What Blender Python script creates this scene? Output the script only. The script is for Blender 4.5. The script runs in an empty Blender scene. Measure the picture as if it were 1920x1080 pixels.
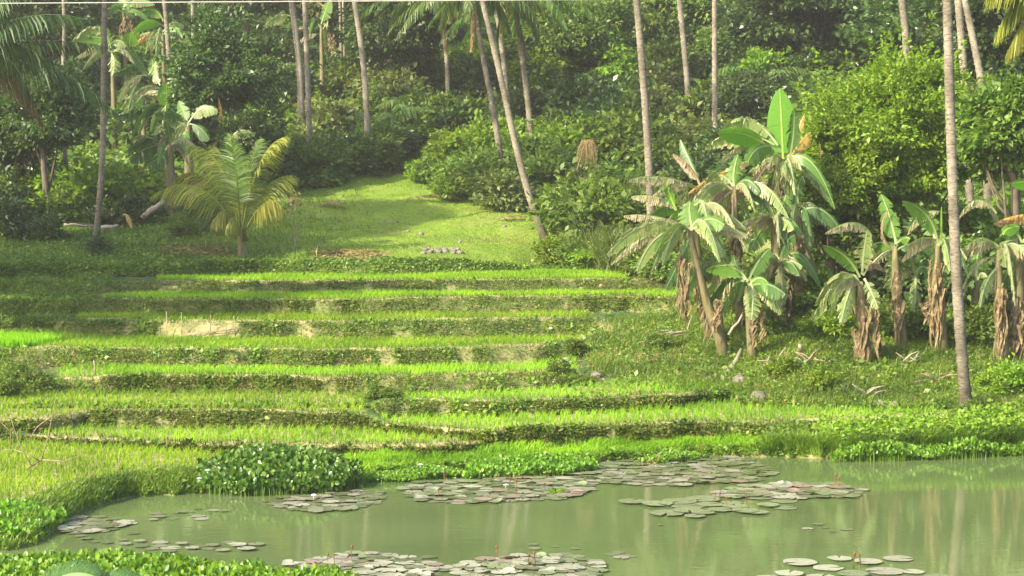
import bpy, math, random
import numpy as np
from mathutils import Vector, Matrix, Quaternion
random.seed(7); rng = np.random.default_rng(7)
sc = bpy.context.scene; COL = sc.collection
F = 3600.0; HC = 4.9; PIT = math.atan((540 - 335) / F)
CP, SP = math.cos(PIT), math.sin(PIT)
R = math.radians

# ------------------------------------------------------------------ camera maths
def ray(px, py):
    u = (px - 960) / F; v = (540 - py) / F
    return np.array([u, CP + v * SP, -SP + v * CP])
def P(px, py, Y):
    d = ray(px, py); t = Y / d[1]
    return Vector((d[0] * t, Y, HC + d[2] * t))
def ydepth(py, z):
    d = ray(960, py)
    return (z - HC) / d[2] * d[1]
def onz(px, py, z):
    d = ray(px, py); t = (z - HC) / d[2]
    return Vector((d[0] * t, d[1] * t, z))

# ------------------------------------------------------------------ noise
_lat = rng.random((256, 256))
def vn(x, y):
    x = np.asarray(x, float); y = np.asarray(y, float)
    xi = np.floor(x).astype(int); yi = np.floor(y).astype(int)
    fx = x - xi; fy = y - yi
    fx = fx * fx * (3 - 2 * fx); fy = fy * fy * (3 - 2 * fy)
    a = _lat[xi % 256, yi % 256]; b = _lat[(xi + 1) % 256, yi % 256]
    c = _lat[xi % 256, (yi + 1) % 256]; d = _lat[(xi + 1) % 256, (yi + 1) % 256]
    return (a * (1 - fx) + b * fx) * (1 - fy) + (c * (1 - fx) + d * fx) * fy
def fbm(x, y, o=3):
    s = 0; a = 1; t = 0
    for i in range(o):
        s = s + a * vn(np.asarray(x) * 2 ** i + 17.3 * i, np.asarray(y) * 2 ** i + 9.1 * i); t += a; a *= .5
    return s / t

# ------------------------------------------------------------------ object helpers
def link(o, parent=None):
    COL.objects.link(o)
    if parent is not None: o.parent = parent
    return o
def tag(o, label=None, cat=None, group=None, kind=None):
    if label: o['label'] = label
    if cat: o['category'] = cat
    if group: o['group'] = group
    if kind: o['kind'] = kind
    return o
def thing(name, label, cat, loc, group=None, rz=0):
    o = bpy.data.objects.new(name, None); o.location = loc; o.rotation_euler = (0, 0, rz)
    o.empty_display_size = .2
    link(o); return tag(o, label, cat, group)
def mk(V, Fc, mat, name='m', smooth=False):
    """mesh from vertices and an (n,3)/(n,4) face array"""
    V = np.asarray(V, np.float32).reshape(-1, 3); Fc = np.asarray(Fc, np.int32)
    me = bpy.data.meshes.new(name)
    n, k = Fc.shape
    me.vertices.add(len(V)); me.vertices.foreach_set('co', V.ravel())
    me.loops.add(n * k); me.loops.foreach_set('vertex_index', Fc.ravel())
    me.polygons.add(n); me.polygons.foreach_set('loop_start', np.arange(0, n * k, k, dtype=np.int32))
    me.polygons.foreach_set('loop_total', np.full(n, k, np.int32))
    if smooth: me.polygons.foreach_set('use_smooth', np.ones(n, bool))
    me.update(calc_edges=True)
    if mat: me.materials.append(mat)
    return me
def obj(name, me, parent=None, loc=(0, 0, 0), rz=0, sc_=1):
    o = bpy.data.objects.new(name, me); o.location = loc; o.rotation_euler = (0, 0, rz)
    o.scale = (sc_,) * 3 if not hasattr(sc_, '__len__') else sc_
    return link(o, parent)
class MB:
    """collects quads"""
    def __init__(s): s.V = []; s.Q = []; s.n = 0
    def add(s, V, Q):
        V = np.asarray(V, float).reshape(-1, 3); s.V.append(V)
        s.Q.append(np.asarray(Q, int).reshape(-1, 4) + s.n); s.n += len(V)
    def tube(s, pts, rad, seg=8, caps=True, ridge=0):
        pts = [Vector(p) for p in pts]; n = len(pts)
        if not hasattr(rad, '__len__'): rad = [rad] * n
        V = []
        ref = Vector((0.3, 1, 0.1)).normalized()
        for i, p in enumerate(pts):
            t = (pts[min(i + 1, n - 1)] - pts[max(i - 1, 0)]).normalized()
            a = t.cross(ref)
            if a.length < .05: a = t.cross(Vector((1, 0, 0)))
            a.normalize(); b = t.cross(a)
            for k in range(seg):
                an = 2 * math.pi * k / seg
                V.append(p + (a * math.cos(an) + b * math.sin(an)) * rad[i])
        Q = [(i * seg + k, i * seg + (k + 1) % seg, (i + 1) * seg + (k + 1) % seg, (i + 1) * seg + k) for i in range(n - 1) for k in range(seg)]
        if caps:
            V.append(pts[0]); V.append(pts[-1]); c0 = n * seg; c1 = c0 + 1
            for k in range(0, seg, 2):
                Q.append((c0, (k + 2) % seg, k + 1, k)); Q.append((c1, (n - 1) * seg + k, (n - 1) * seg + k + 1, (n - 1) * seg + (k + 2) % seg))
        s.add([tuple(v) for v in V], Q)
    def mesh(s, mat, name='m', smooth=False):
        return mk(np.vstack(s.V), np.vstack(s.Q), mat, name, smooth)

# ------------------------------------------------------------------ materials
def newmat(name):
    m = bpy.data.materials.new(name); m.use_nodes = True
    nt = m.node_tree; nt.nodes.clear(); return m, nt.nodes, nt.links
def ramp(N, cols):
    r = N.new('ShaderNodeValToRGB'); e = r.color_ramp.elements
    while len(e) < len(cols): e.new(.5)
    for i, (p, c) in enumerate(cols): e[i].position = p; e[i].color = (*c, 1)
    return r
def noise(N, L, scale, detail=3, co=None, rough=.55):
    t = N.new('ShaderNodeTexNoise'); t.inputs['Scale'].default_value = scale; t.inputs['Detail'].default_value = detail
    t.inputs['Roughness'].default_value = rough
    if co is not None: L.new(co, t.inputs['Vector'])
    return t
def mix(N, L, fac, a, b, mode='MIX'):
    m = N.new('ShaderNodeMix'); m.data_type = 'RGBA'; m.blend_type = mode
    for s, v in ((0, fac), (6, a), (7, b)):
        if isinstance(v, (int, float)): m.inputs[s].default_value = v
        elif isinstance(v, tuple): m.inputs[s].default_value = (*v, 1)
        else: L.new(v, m.inputs[s])
    return m.outputs[2]
def leafmat(name, c0, c1, c2=None, trans=.35, rough=.45, spec=.35, clump=0, tcol=1.3):
    m, N, L = newmat(name)
    g = N.new('ShaderNodeNewGeometry')
    r = ramp(N, [(0, c0), (.6, c1), (1, c2 or c1)]); L.new(g.outputs['Random Per Island'], r.inputs[0])
    col = r.outputs[0]
    oi = N.new('ShaderNodeObjectInfo')
    mr = N.new('ShaderNodeMapRange'); mr.inputs[3].default_value = .78; mr.inputs[4].default_value = 1.2
    L.new(oi.outputs['Random'], mr.inputs[0])
    hs = N.new('ShaderNodeHueSaturation'); L.new(mr.outputs[0], hs.inputs['Value']); L.new(col, hs.inputs['Color'])
    mh = N.new('ShaderNodeMapRange'); mh.inputs[3].default_value = .488; mh.inputs[4].default_value = .512
    L.new(oi.outputs['Random'], mh.inputs[0]); L.new(mh.outputs[0], hs.inputs['Hue'])
    col = hs.outputs[0]
    if clump:
        tc = N.new('ShaderNodeTexCoord')
        n = noise(N, L, clump, 2, g.outputs['Position'])
        rr = ramp(N, [(.35, (.62, .7, .6)), (.65, (1.25, 1.2, 1.1))]); L.new(n.outputs[0], rr.inputs[0])
        col = mix(N, L, 1.0, col, rr.outputs[0], 'MULTIPLY')
    p = N.new('ShaderNodeBsdfPrincipled'); L.new(col, p.inputs['Base Color'])
    p.inputs['Roughness'].default_value = rough; p.inputs['Specular IOR Level'].default_value = spec
    t = N.new('ShaderNodeBsdfTranslucent')
    tc2 = mix(N, L, 1.0, col, (tcol, tcol * 1.05, tcol * .5), 'MULTIPLY'); L.new(tc2, t.inputs['Color'])
    ms = N.new('ShaderNodeMixShader'); ms.inputs[0].default_value = trans
    L.new(p.outputs[0], ms.inputs[1]); L.new(t.outputs[0], ms.inputs[2])
    o = N.new('ShaderNodeOutputMaterial'); L.new(ms.outputs[0], o.inputs[0]); return m
def solid(name, cols, scale=6, rough=.8, bump=.3, bscale=None, co='Object', stretch=None, spec=.25):
    m, N, L = newmat(name)
    tc = N.new('ShaderNodeTexCoord'); v = tc.outputs[co]
    if stretch:
        mp = N.new('ShaderNodeMapping'); mp.inputs['Scale'].default_value = stretch; L.new(v, mp.inputs[0]); v = mp.outputs[0]
    n = noise(N, L, scale, 5, v)
    k = len(cols); r = ramp(N, [(.28 + .44 * i / max(k - 1, 1), c) for i, c in enumerate(cols)]); L.new(n.outputs[0], r.inputs[0])
    oi = N.new('ShaderNodeObjectInfo'); mr = N.new('ShaderNodeMapRange'); mr.inputs[3].default_value = .85; mr.inputs[4].default_value = 1.15
    L.new(oi.outputs['Random'], mr.inputs[0]); hs = N.new('ShaderNodeHueSaturation'); L.new(mr.outputs[0], hs.inputs['Value']); L.new(r.outputs[0], hs.inputs['Color'])
    p = N.new('ShaderNodeBsdfPrincipled'); L.new(hs.outputs[0], p.inputs['Base Color'])
    p.inputs['Roughness'].default_value = rough; p.inputs['Specular IOR Level'].default_value = spec
    n2 = noise(N, L, bscale or scale * 3, 4, v); b = N.new('ShaderNodeBump'); b.inputs['Strength'].default_value = bump; b.inputs['Distance'].default_value = .03
    L.new(n2.outputs[0], b.inputs['Height']); L.new(b.outputs[0], p.inputs['Normal'])
    o = N.new('ShaderNodeOutputMaterial'); L.new(p.outputs[0], o.inputs[0]); return m

M = {}
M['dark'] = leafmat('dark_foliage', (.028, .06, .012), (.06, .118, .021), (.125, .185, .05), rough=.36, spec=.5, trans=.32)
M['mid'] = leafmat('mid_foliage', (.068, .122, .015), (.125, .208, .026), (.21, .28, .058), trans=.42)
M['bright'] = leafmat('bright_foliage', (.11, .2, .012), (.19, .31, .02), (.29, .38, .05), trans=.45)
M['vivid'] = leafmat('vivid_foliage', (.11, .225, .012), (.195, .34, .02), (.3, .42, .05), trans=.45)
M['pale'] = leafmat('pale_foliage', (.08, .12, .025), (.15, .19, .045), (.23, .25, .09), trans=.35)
M['olive'] = leafmat('olive_weeds', (.07, .12, .013), (.13, .185, .022), (.21, .23, .05), trans=.3, clump=1.2)
M['weeds'] = leafmat('bank_weeds', (.075, .14, .014), (.14, .235, .022), (.22, .29, .05), trans=.38, clump=.8)
M['rice'] = leafmat('rice_blades', (.15, .31, .010), (.23, .41, .015), (.32, .43, .035), trans=.45, clump=.6, rough=.5, spec=.25)
M['nursery'] = leafmat('seedbed_blades', (.2, .48, .01), (.26, .55, .01), trans=.5)
M['grass'] = leafmat('lawn_blades', (.14, .23, .016), (.21, .3, .024), (.28, .33, .05), trans=.35, clump=.5)
M['hyac'] = leafmat('hyacinth_leaves', (.065, .16, .010), (.125, .26, .015), (.22, .36, .035), trans=.35, rough=.35, spec=.4)
M['hyacd'] = leafmat('tall_hyacinth_leaves', (.035, .11, .012), (.075, .2, .018), (.2, .33, .05), trans=.3, rough=.33, spec=.45)
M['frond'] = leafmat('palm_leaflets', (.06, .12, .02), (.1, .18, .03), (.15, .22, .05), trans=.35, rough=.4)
M['frondk'] = leafmat('shaded_palm_leaflets', (.03, .065, .02), (.05, .09, .025), (.075, .12, .035), trans=.25, rough=.45)  # darker copy of the palm leaflets, shade painted into the colour
M['frondy'] = leafmat('yellow_palm_leaflets', (.17, .21, .028), (.27, .3, .04), (.37, .355, .065), trans=.4, rough=.4)
M['frondd'] = leafmat('dead_palm_leaflets', (.15, .1, .045), (.24, .17, .08), (.33, .26, .14), trans=.2, rough=.8, spec=.1)
M['bark'] = solid('palm_bark', [(.08, .07, .05), (.18, .16, .12), (.27, .24, .195), (.35, .32, .27)], 9, .85, .6, 22, stretch=(1, 1, 4))
_nt = M['bark'].node_tree; _N, _L = _nt.nodes, _nt.links
_tc = _N.new('ShaderNodeTexCoord'); _sx = _N.new('ShaderNodeSeparateXYZ'); _L.new(_tc.outputs['Object'], _sx.inputs[0])
_n = noise(_N, _L, 3.5, 4, _tc.outputs['Object']); _ma = _N.new('ShaderNodeMath'); _ma.operation = 'MULTIPLY_ADD'; _L.new(_n.outputs[0], _ma.inputs[0]); _ma.inputs[1].default_value = 2.4; _L.new(_sx.outputs[2], _ma.inputs[2])
_mr = _N.new('ShaderNodeMapRange'); _mr.inputs[1].default_value = 1.2; _mr.inputs[2].default_value = 2.6; _L.new(_ma.outputs[0], _mr.inputs[0])
_n2 = noise(_N, _L, 1.1, 4, _tc.outputs['Object']); _r2 = ramp(_N, [(.42, (.62, .6, .55)), (.6, (1.08, 1.05, 1.0))]); _L.new(_n2.outputs[0], _r2.inputs[0])
_p = [n for n in _N if n.type == 'BSDF_PRINCIPLED'][0]; _src = _p.inputs[0].links[0].from_socket
_c = mix(_N, _L, 1.0, _src, _r2.outputs[0], 'MULTIPLY'); _d = mix(_N, _L, 1.0, _c, (.42, .42, .36), 'MULTIPLY'); _L.new(mix(_N, _L, _mr.outputs[0], _d, _c), _p.inputs[0])
M['bark_dark'] = solid('tree_bark', [(.08, .065, .045), (.16, .13, .09)], 5, .9, .5, 20)
M['dead'] = solid('dead_banana_leaf', [(.06, .042, .02), (.15, .11, .055), (.29, .23, .13)], 9, .9, .4, 25)
M['stem'] = solid('banana_stem', [(.07, .06, .028), (.13, .12, .05), (.2, .15, .09)], 4, .6, .3, 20, stretch=(3, 3, .6))
M['wood'] = solid('bleached_wood', [(.2, .17, .12), (.36, .32, .26)], 8, .85, .4, 30)
M['stick'] = solid('brown_stick', [(.2, .15, .09), (.34, .27, .18)], 8, .85, .4, 30)
M['rock'] = solid('rock', [(.09, .08, .06), (.18, .16, .13), (.27, .25, .21)], 6, .9, .6, 14)
M['padg'] = solid('green_lily_pad', [(.11, .15, .06), (.18, .21, .1), (.24, .25, .15)], 3, .25, .15, 12, spec=.6)
M['padp'] = solid('sheen_pale_lily_pad', [(.2, .21, .13), (.31, .31, .22), (.38, .35, .28)], 3, .25, .15, 12, spec=.6)  # glossy sky sheen painted into the pad colour as paleness
M['padr'] = solid('reddish_lily_pad', [(.16, .1, .07), (.24, .17, .13), (.26, .22, .15)], 3, .3, .15, 12, spec=.6)
M['bud'] = solid('lily_bud', [(.12, .04, .025), (.22, .08, .05)], 9, .6, .1)
M['petal'] = solid('white_petal', [(.7, .66, .7), (.8, .78, .8)], 9, .5, .05)

def banmat(name, c0, c1, edge, rib, edgeamt=.5, trans=.3):
    """blade colour from UV: u across (0 rib .. 1 margin), v along"""
    m, N, L = newmat(name)
    uv = N.new('ShaderNodeUVMap'); uv.uv_map = 'UVMap'
    sx = N.new('ShaderNodeSeparateXYZ'); L.new(uv.outputs[0], sx.inputs[0])
    tc = N.new('ShaderNodeTexCoord')
    mp = N.new('ShaderNodeMapping'); mp.inputs['Scale'].default_value = (2.5, 60, 1); L.new(uv.outputs[0], mp.inputs[0])
    st = noise(N, L, 1, 3, mp.outputs[0])
    r = ramp(N, [(.3, c0), (.7, c1)]); L.new(st.outputs[0], r.inputs[0])
    n = noise(N, L, 5, 3, tc.outputs['Object'])
    ad = N.new('ShaderNodeMath'); ad.operation = 'MULTIPLY_ADD'; L.new(n.outputs[0], ad.inputs[0]); ad.inputs[1].default_value = .9; L.new(sx.outputs[0], ad.inputs[2])
    mr = N.new('ShaderNodeMapRange'); mr.inputs[1].default_value = 1.55 - edgeamt; mr.inputs[2].default_value = 1.7 - edgeamt; L.new(ad.outputs[0], mr.inputs[0])
    col = mix(N, L, mr.outputs[0], r.outputs[0], edge)
    lt = N.new('ShaderNodeMath'); lt.operation = 'LESS_THAN'; L.new(sx.outputs[0], lt.inputs[0]); lt.inputs[1].default_value = .06
    col = mix(N, L, lt.outputs[0], col, rib)
    p = N.new('ShaderNodeBsdfPrincipled'); L.new(col, p.inputs['Base Color']); p.inputs['Roughness'].default_value = .42; p.inputs['Specular IOR Level'].default_value = .38
    t = N.new('ShaderNodeBsdfTranslucent'); L.new(mix(N, L, 1.0, col, (1.2, 1.3, .5), 'MULTIPLY'), t.inputs[0])
    ms = N.new('ShaderNodeMixShader'); ms.inputs[0].default_value = trans; L.new(p.outputs[0], ms.inputs[1]); L.new(t.outputs[0], ms.inputs[2])
    o = N.new('ShaderNodeOutputMaterial'); L.new(ms.outputs[0], o.inputs[0]); return m
M['bg'] = banmat('banana_leaf_green', (.075, .17, .022), (.12, .24, .034), (.26, .25, .1), (.3, .38, .15), .1)
M['bb'] = banmat('banana_leaf_bright', (.1, .27, .02), (.15, .34, .03), (.22, .3, .08), (.35, .45, .1), .05, .45)
M['bd'] = banmat('banana_leaf_dark', (.045, .1, .022), (.075, .155, .034), (.14, .16, .06), (.2, .28, .12), .1)
M['bp'] = banmat('banana_leaf_pale', (.16, .24, .07), (.24, .31, .1), (.38, .32, .19), (.38, .42, .24), .3)
M['bt'] = banmat('banana_leaf_tattered', (.2, .26, .11), (.28, .32, .16), (.4, .34, .22), (.34, .36, .18), .62)
M['by'] = banmat('banana_leaf_yellow', (.42, .26, .05), (.5, .34, .08), (.3, .17, .09), (.45, .32, .1), .5)
M['bx'] = banmat('banana_leaf_dead', (.17, .12, .065), (.28, .21, .13), (.36, .29, .19), (.26, .18, .09), .5, .15)

# ------------------------------------------------------------------ terrain knots (px -> depth, height)
def y_(lst, z):           # [(px,py)...] on height z (or list)
    out = []
    for i, a in enumerate(lst):
        zz = z if not hasattr(z, '__len__') else z[i]
        out.append((a[0], ydepth(a[1], zz), zz))
    return out
def rt(e, m, f):          # right-hand slope knots, given directly as depth and height at 1300, 1500, 1920, 2600
    return [(1300, *e), (1500, *m), (1920, *f), (2700, f[0] + 1, f[1])]
K = []
K.append([(-700, 8, 1.2), (0, 12, .35), (400, 13, .3), (2700, 13, .3)])                                          # near bank top
K.append([(-700, 16, .3), (0, 20.6, .02), (60, 18, -.5), (400, 15, -.5), (2700, 15, -.5)])                       # near bed
sh = [(-700, 1050), (0, 1032), (60, 1022), (105, 990), (150, 955), (250, 932), (380, 926), (700, 897), (860, 888), (1000, 880), (1120, 868), (1300, 853), (1450, 857), (1600, 862), (1800, 856), (1920, 850), (2700, 840)]
K.append([(p, y - (.1 if p < 50 else .8), -.02 if p < 50 else -.4) for p, y, z in y_(sh, 0)])                     # bed before far shore
K.append([(p, y, z + .0) for p, y, z in y_(sh, 0)])                                                               # shore
K.append(y_([(-700, 980), (0, 958), (130, 912), (250, 893), (400, 884), (470, 878), (700, 880), (1000, 866), (1120, 855), (1300, 845), (1450, 846), (1600, 845), (1800, 838), (1920, 830), (2700, 820)],
            [.3, .22, .24, .24, .22, .15, .12, .1, .1, .1, .14, .2, .22, .25, .3]))                              # 4 bank lip / F0 front
K.append(y_([(-700, 830), (0, 828), (150, 836), (300, 845), (600, 852), (800, 854), (940, 842), (960, 838), (1100, 830), (1300, 823), (1500, 817), (1600, 812), (1800, 800), (1920, 795), (2700, 790)],
            [.3, .22, .22, .22, .18, .16, .17, .18, .2, .2, .24, .28, .36, .38, .4]))                            # 5 base of first bund
K.append(y_([(-700, 822), (0, 818), (150, 828), (300, 838), (600, 845), (800, 846), (930, 836), (965, 824), (1100, 812), (1300, 803), (1500, 797), (1600, 795), (1800, 787), (1920, 780), (2700, 775)],
            [.32, .29, .29, .29, .29, .29, .3, .42, .42, .42, .42, .42, .44, .46, .5]))                          # 6 F1 lip
K.append(y_([(-700, 817), (30, 815), (100, 808), (160, 798), (175, 803), (400, 803), (690, 806), (705, 813), (940, 831), (965, 822), (1100, 809), (1300, 800), (1500, 795), (1800, 785), (1920, 777), (2700, 770)],
            [.33, .29, .29, .29, .29, .29, .29, .29, .3, .42, .42, .42, .42, .44, .47, .52]))                    # 7 base R2
K.append(y_([(-700, 797), (20, 795), (100, 787), (155, 779), (170, 773), (300, 772), (500, 775), (680, 780), (705, 799), (725, 806), (940, 825), (970, 820), (1100, 807), (1300, 798), (1500, 793), (1800, 783), (1920, 774), (2700, 766)],
            [.45, .45, .48, .5, .52, .52, .52, .52, .44, .42, .42, .42, .42, .42, .42, .45, .48, .54]))          # 8 top R2
K.append(y_([(-700, 765), (0, 765), (690, 765), (715, 783), (740, 780), (900, 781), (1100, 775), (1250, 766), (1370, 753), (1400, 762), (1500, 768), (1800, 772), (1920, 769), (2700, 760)],
            [.55, .52, .52, .43, .42, .42, .42, .42, .42, .42, .43, .46, .5, .56]))                              # 9 base R3
K.append(y_([(-700, 762), (0, 762), (690, 762), (715, 755), (740, 751), (900, 757), (1100, 753), (1250, 745), (1370, 739), (1400, 755), (1500, 763), (1800, 768), (1920, 765), (2700, 756)],
            [.56, .52, .52, .6, .62, .62, .62, .62, .62, .47, .45, .48, .52, .58]))                              # 10 top R3
def R4(l, z, e, m, f): return y_(l, z) + rt(e, m, f)
K.append(R4([(-700, 730), (0, 735), (185, 737), (250, 735), (600, 738), (700, 739), (745, 740), (800, 740), (900, 737), (1000, 730), (1090, 722)], [.6, .53, .52, .52, .52, .53, .62, .62, .62, .62, .62], (40.8, .62), (37.8, .47), (38.6, .55)))   # 11 base R4
K.append(R4([(-700, 715), (90, 716), (175, 716), (195, 708), (500, 709), (600, 713), (800, 708), (1000, 702), (1060, 698), (1085, 707), (1110, 712)], [.7, .62, .66, .8, .8, .8, .8, .8, .8, .72, .68], (41.3, .74), (38.4, .62), (39.1, .68)))   # 12 top R4
K.append(R4([(-700, 690), (60, 692), (100, 688), (200, 687), (600, 690), (800, 688), (1000, 680), (1050, 676), (1110, 675)], [.85, .78, .8, .8, .8, .8, .8, .8, .84], (41.9, .9), (39, .78), (39.6, .8)))      # 13 base R5
K.append(R4([(-700, 660), (60, 655), (95, 655), (200, 656), (600, 660), (800, 657), (1000, 650), (1060, 645), (1110, 641)], [1.1, 1.1, 1.12, 1.12, 1.12, 1.12, 1.12, 1.12, 1.12], (42.5, 1.06), (39.7, .95), (40.2, .95)))   # 14 top R5
K.append(R4([(-700, 625), (0, 622), (105, 626), (130, 631), (300, 634), (450, 636), (700, 637), (900, 635), (1050, 630), (1110, 629)], [1.2, 1.14, 1.12, 1.12, 1.12, 1.12, 1.12, 1.12, 1.12, 1.14], (43.4, 1.2), (40.4, 1.12), (41, 1.12)))     # 15 base R6
K.append(R4([(-700, 605), (0, 606), (90, 606), (125, 600), (300, 604), (600, 606), (900, 601), (1100, 598)], [1.5, 1.4, 1.4, 1.485, 1.485, 1.485, 1.485, 1.485], (44.4, 1.36), (41.3, 1.32), (42, 1.3)))       # 16 top R6
K.append(R4([(-700, 590), (130, 590), (190, 589), (600, 591), (900, 589), (1060, 586), (1180, 583)], [1.7, 1.5, 1.485, 1.485, 1.485, 1.485, 1.5], (45.8, 1.5), (42.5, 1.55), (43.5, 1.5)))    # 17 base R7
K.append(R4([(-700, 563), (120, 566), (190, 563), (600, 566), (900, 560), (1060, 558), (1265, 562)], [2, 1.78, 1.815, 1.815, 1.815, 1.815, 1.815], (48.3, 1.8), (44.5, 1.95), (46, 1.85)))    # 18 top R7
K.append(R4([(-700, 550), (200, 553), (260, 551), (700, 549), (1000, 548), (1265, 546)], [2.1, 1.83, 1.815, 1.815, 1.815, 1.815], (51.6, 1.83), (47, 2.3), (49, 2.2)))       # 19 base R8
K.append(R4([(-700, 530), (200, 533), (260, 531), (700, 530), (1000, 527), (1265, 526)], [2.3, 2.05, 2.07, 2.07, 2.07, 2.07], (52.6, 2.07), (49.5, 2.65), (52, 2.6)))         # 20 top R8
K.append(R4([(-700, 518), (300, 519), (480, 516), (700, 517), (960, 512), (1000, 508), (1240, 505)], [2.3, 2.1, 2.07, 2.07, 2.07, 2.07, 2.07], (58.5, 2.1), (53, 3.1), (56, 3.1)))   # 21 base R9
K.append(R4([(-700, 500), (200, 496), (480, 491), (700, 489), (850, 489), (960, 497), (1000, 503), (1240, 500)], [2.6, 2.45, 2.46, 2.46, 2.46, 2.3, 2.15, 2.14], (60, 2.4), (56, 3.5), (59, 3.5)))   # 22 top R9
K.append([(-700, 64, 4.2), (0, 63, 3.3), (600, 64, 3.35), (1000, 64, 3.2), (1300, 65, 3.4), (1500, 64, 4.8), (2700, 66, 5.5)])        # 23
K.append([(-700, 73, 6.0), (0, 72, 4.7), (600, 72.5, 4.6), (900, 72.5, 4.9), (1300, 74, 5.8), (1500, 74, 7.2), (2700, 75, 8)])        # 24
K.append([(-700, 84, 8.8), (0, 84, 7.2), (800, 84, 7.0), (1100, 84, 7.6), (1500, 84, 9.5), (2700, 84, 11)])                           # 25
K.append([(-700, 112, 19), (0, 112, 15.5), (960, 112, 15.5), (1500, 112, 18), (2700, 112, 20)])
K.append([(-700, 165, 42), (2700, 165, 42)])
K.append([(-700, 240, 70), (2700, 240, 70)])
NK = len(K)
for i_ in (9, 11, 13, 15, 17, 19, 21):
    K[i_] = [(a, b - (1.2 * b * b / (F * (HC - c)) if 150 < a < 1270 and not (i_ == 9 and a < 715) else 0), c) for a, b, c in K[i_]]
for k in K: k.sort()
def knots(s, wig=True):
    s = np.asarray(s, float); Y = []; Z = []
    for i, k in enumerate(K):
        a = np.array(k); y = np.interp(s, a[:, 0], a[:, 1]); z = np.interp(s, a[:, 0], a[:, 2])
        if wig and 3 <= i <= 22:
            j = (i + 1) // 2 if i >= 5 else 1          # base and top of one riser wander together
            y = y + (fbm(s / 55 + 31 * j, s * 0 + j * 7.7) - .5) * .3 + (vn(s / 14 + 5 * i, s * 0 + i * 3.3) - .5) * .12
        Y.append(y); Z.append(z)
    Y = np.array(Y); Z = np.array(Z)
    for i in range(1, NK): Y[i] = np.maximum(Y[i], Y[i - 1] + .05)
    return Y, Z
FIELDS = [(4, 5, -60, 455), (6, 7, 40, 952), (8, 9, 715, 1790), (8, 11, -150, 685), (10, 11, 752, 1392), (12, 13, 105, 1085),
          (14, 15, -150, 1108), (16, 17, 140, 1105), (18, 19, 190, 1268), (20, 21, 290, 1420)]
RIS = [(5, 6), (7, 8), (9, 10), (11, 12), (13, 14), (15, 16), (17, 18), (19, 20), (21, 22), (3, 4)]
S = np.arange(-700, 2701, 10.0)
KY, KZ = knots(S)
rowsY = []; rowsZ = []; rowsW = []           # W: field, riser, lawn weight
def fw(ka, s):                               # field weight for interval starting at ka
    w = np.zeros_like(s)
    for a, b, s0, s1 in FIELDS:
        if a <= ka < b: w = np.maximum(w, np.clip((s - s0) / 15, 0, 1) * np.clip((s1 - s) / 15, 0, 1))
    return w
for i in range(NK - 1):
    y0, y1, z0, z1 = KY[i], KY[i + 1], KZ[i], KZ[i + 1]; L_ = y1 - y0
    if (i, i + 1) in RIS:
        for t, tz in ((0, 0), (.12, .3), (.35, .68), (.7, .92)):
            rowsY.append(y0 + L_ * t); rowsZ.append(z0 + (z1 - z0) * tz)
            g = np.clip((z1 - z0) / .12, 0, 1); pt = fbm(S / 38 + 3 * i, y0 * .8 + i); ba = np.clip((.36 - pt) * 7, 0, .5)
            if i == 15: ba = np.maximum(ba, ((S > 300) & (S < 450)) * .72)
            if i == 21: ba = np.maximum(ba, ((S > 840) & (S < 990)) * .6)
            rowsW.append((g * ba, g, g * 0))
    elif 4 <= i <= 21:
        w = fw(i, S); bl = w * np.clip(L_ / .8, 0, 1)
        offs = [(0, .0), (.1, .05), (.24, .06), (.34, .0)]
        for d, h in offs:
            dd = np.minimum(d, L_ * .25 * (d / .34)); rowsY.append(y0 + dd)
            rowsZ.append(z0 + (z1 - z0) * dd / L_ + h * bl * (.5 + fbm(S / 30 + i, S * 0 + i))); rowsW.append((w, 0 * w, 0 * w))
        st = np.minimum(.34, L_ * .25)
        for k in range(1, 9):
            t = k / 9; yy = y0 + st + (L_ - st) * t
            rowsY.append(yy); rowsZ.append(z0 + (z1 - z0) * (yy - y0) / L_ + (1 - w) * (fbm(S / 40 + 7, yy * 1.3) - .5) * .25); rowsW.append((w, 0 * w, 0 * w))
    else:
        n = 8 if i < 3 else (5 if i == 3 else (26 if i < 25 else 24))
        for k in range(n):
            t = k / n; yy = y0 + L_ * t
            am = 0 if i < 4 else np.clip((yy - 57) / 10, 0, 1) * .5 + .12
            rowsY.append(yy); rowsZ.append(z0 + (z1 - z0) * t + am * (fbm(S * yy / F / 2.5, yy / 2.5, 4) - .5) * (1 if i > 21 else 0))
            la = np.clip((S - 380) / 200, 0, 1) * np.clip((1150 - S) / 60, 0, 1) * np.clip((88 - yy) / 4, 0, 1) if i > 21 else np.zeros_like(S)
            rowsW.append((0 * S, 0 * S, la))
rowsY.append(KY[-1]); rowsZ.append(KZ[-1]); rowsW.append((0 * S, 0 * S, 0 * S))
TY = np.array(rowsY); TZ = np.array(rowsZ)
_ys = np.concatenate([np.arange(8, 64, .05), np.arange(64, 240, .4)])
TAB = np.array([np.interp(_ys, TY[:, c], TZ[:, c]) for c in range(len(S))])
def T(x, y):
    x = np.asarray(x, float); y = np.asarray(y, float)
    s = 960 + F * x / np.maximum(y, 1); fi = np.clip((s - S[0]) / 10, 0, len(S) - 1.001); i = fi.astype(int); fr = fi - i
    j = np.interp(y, _ys, np.arange(len(_ys))); j0 = np.clip(j.astype(int), 0, len(_ys) - 2); jf = j - j0
    a = TAB[i, j0] * (1 - jf) + TAB[i, j0 + 1] * jf; b = TAB[i + 1, j0] * (1 - jf) + TAB[i + 1, j0 + 1] * jf
    return a * (1 - fr) + b * fr
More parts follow.
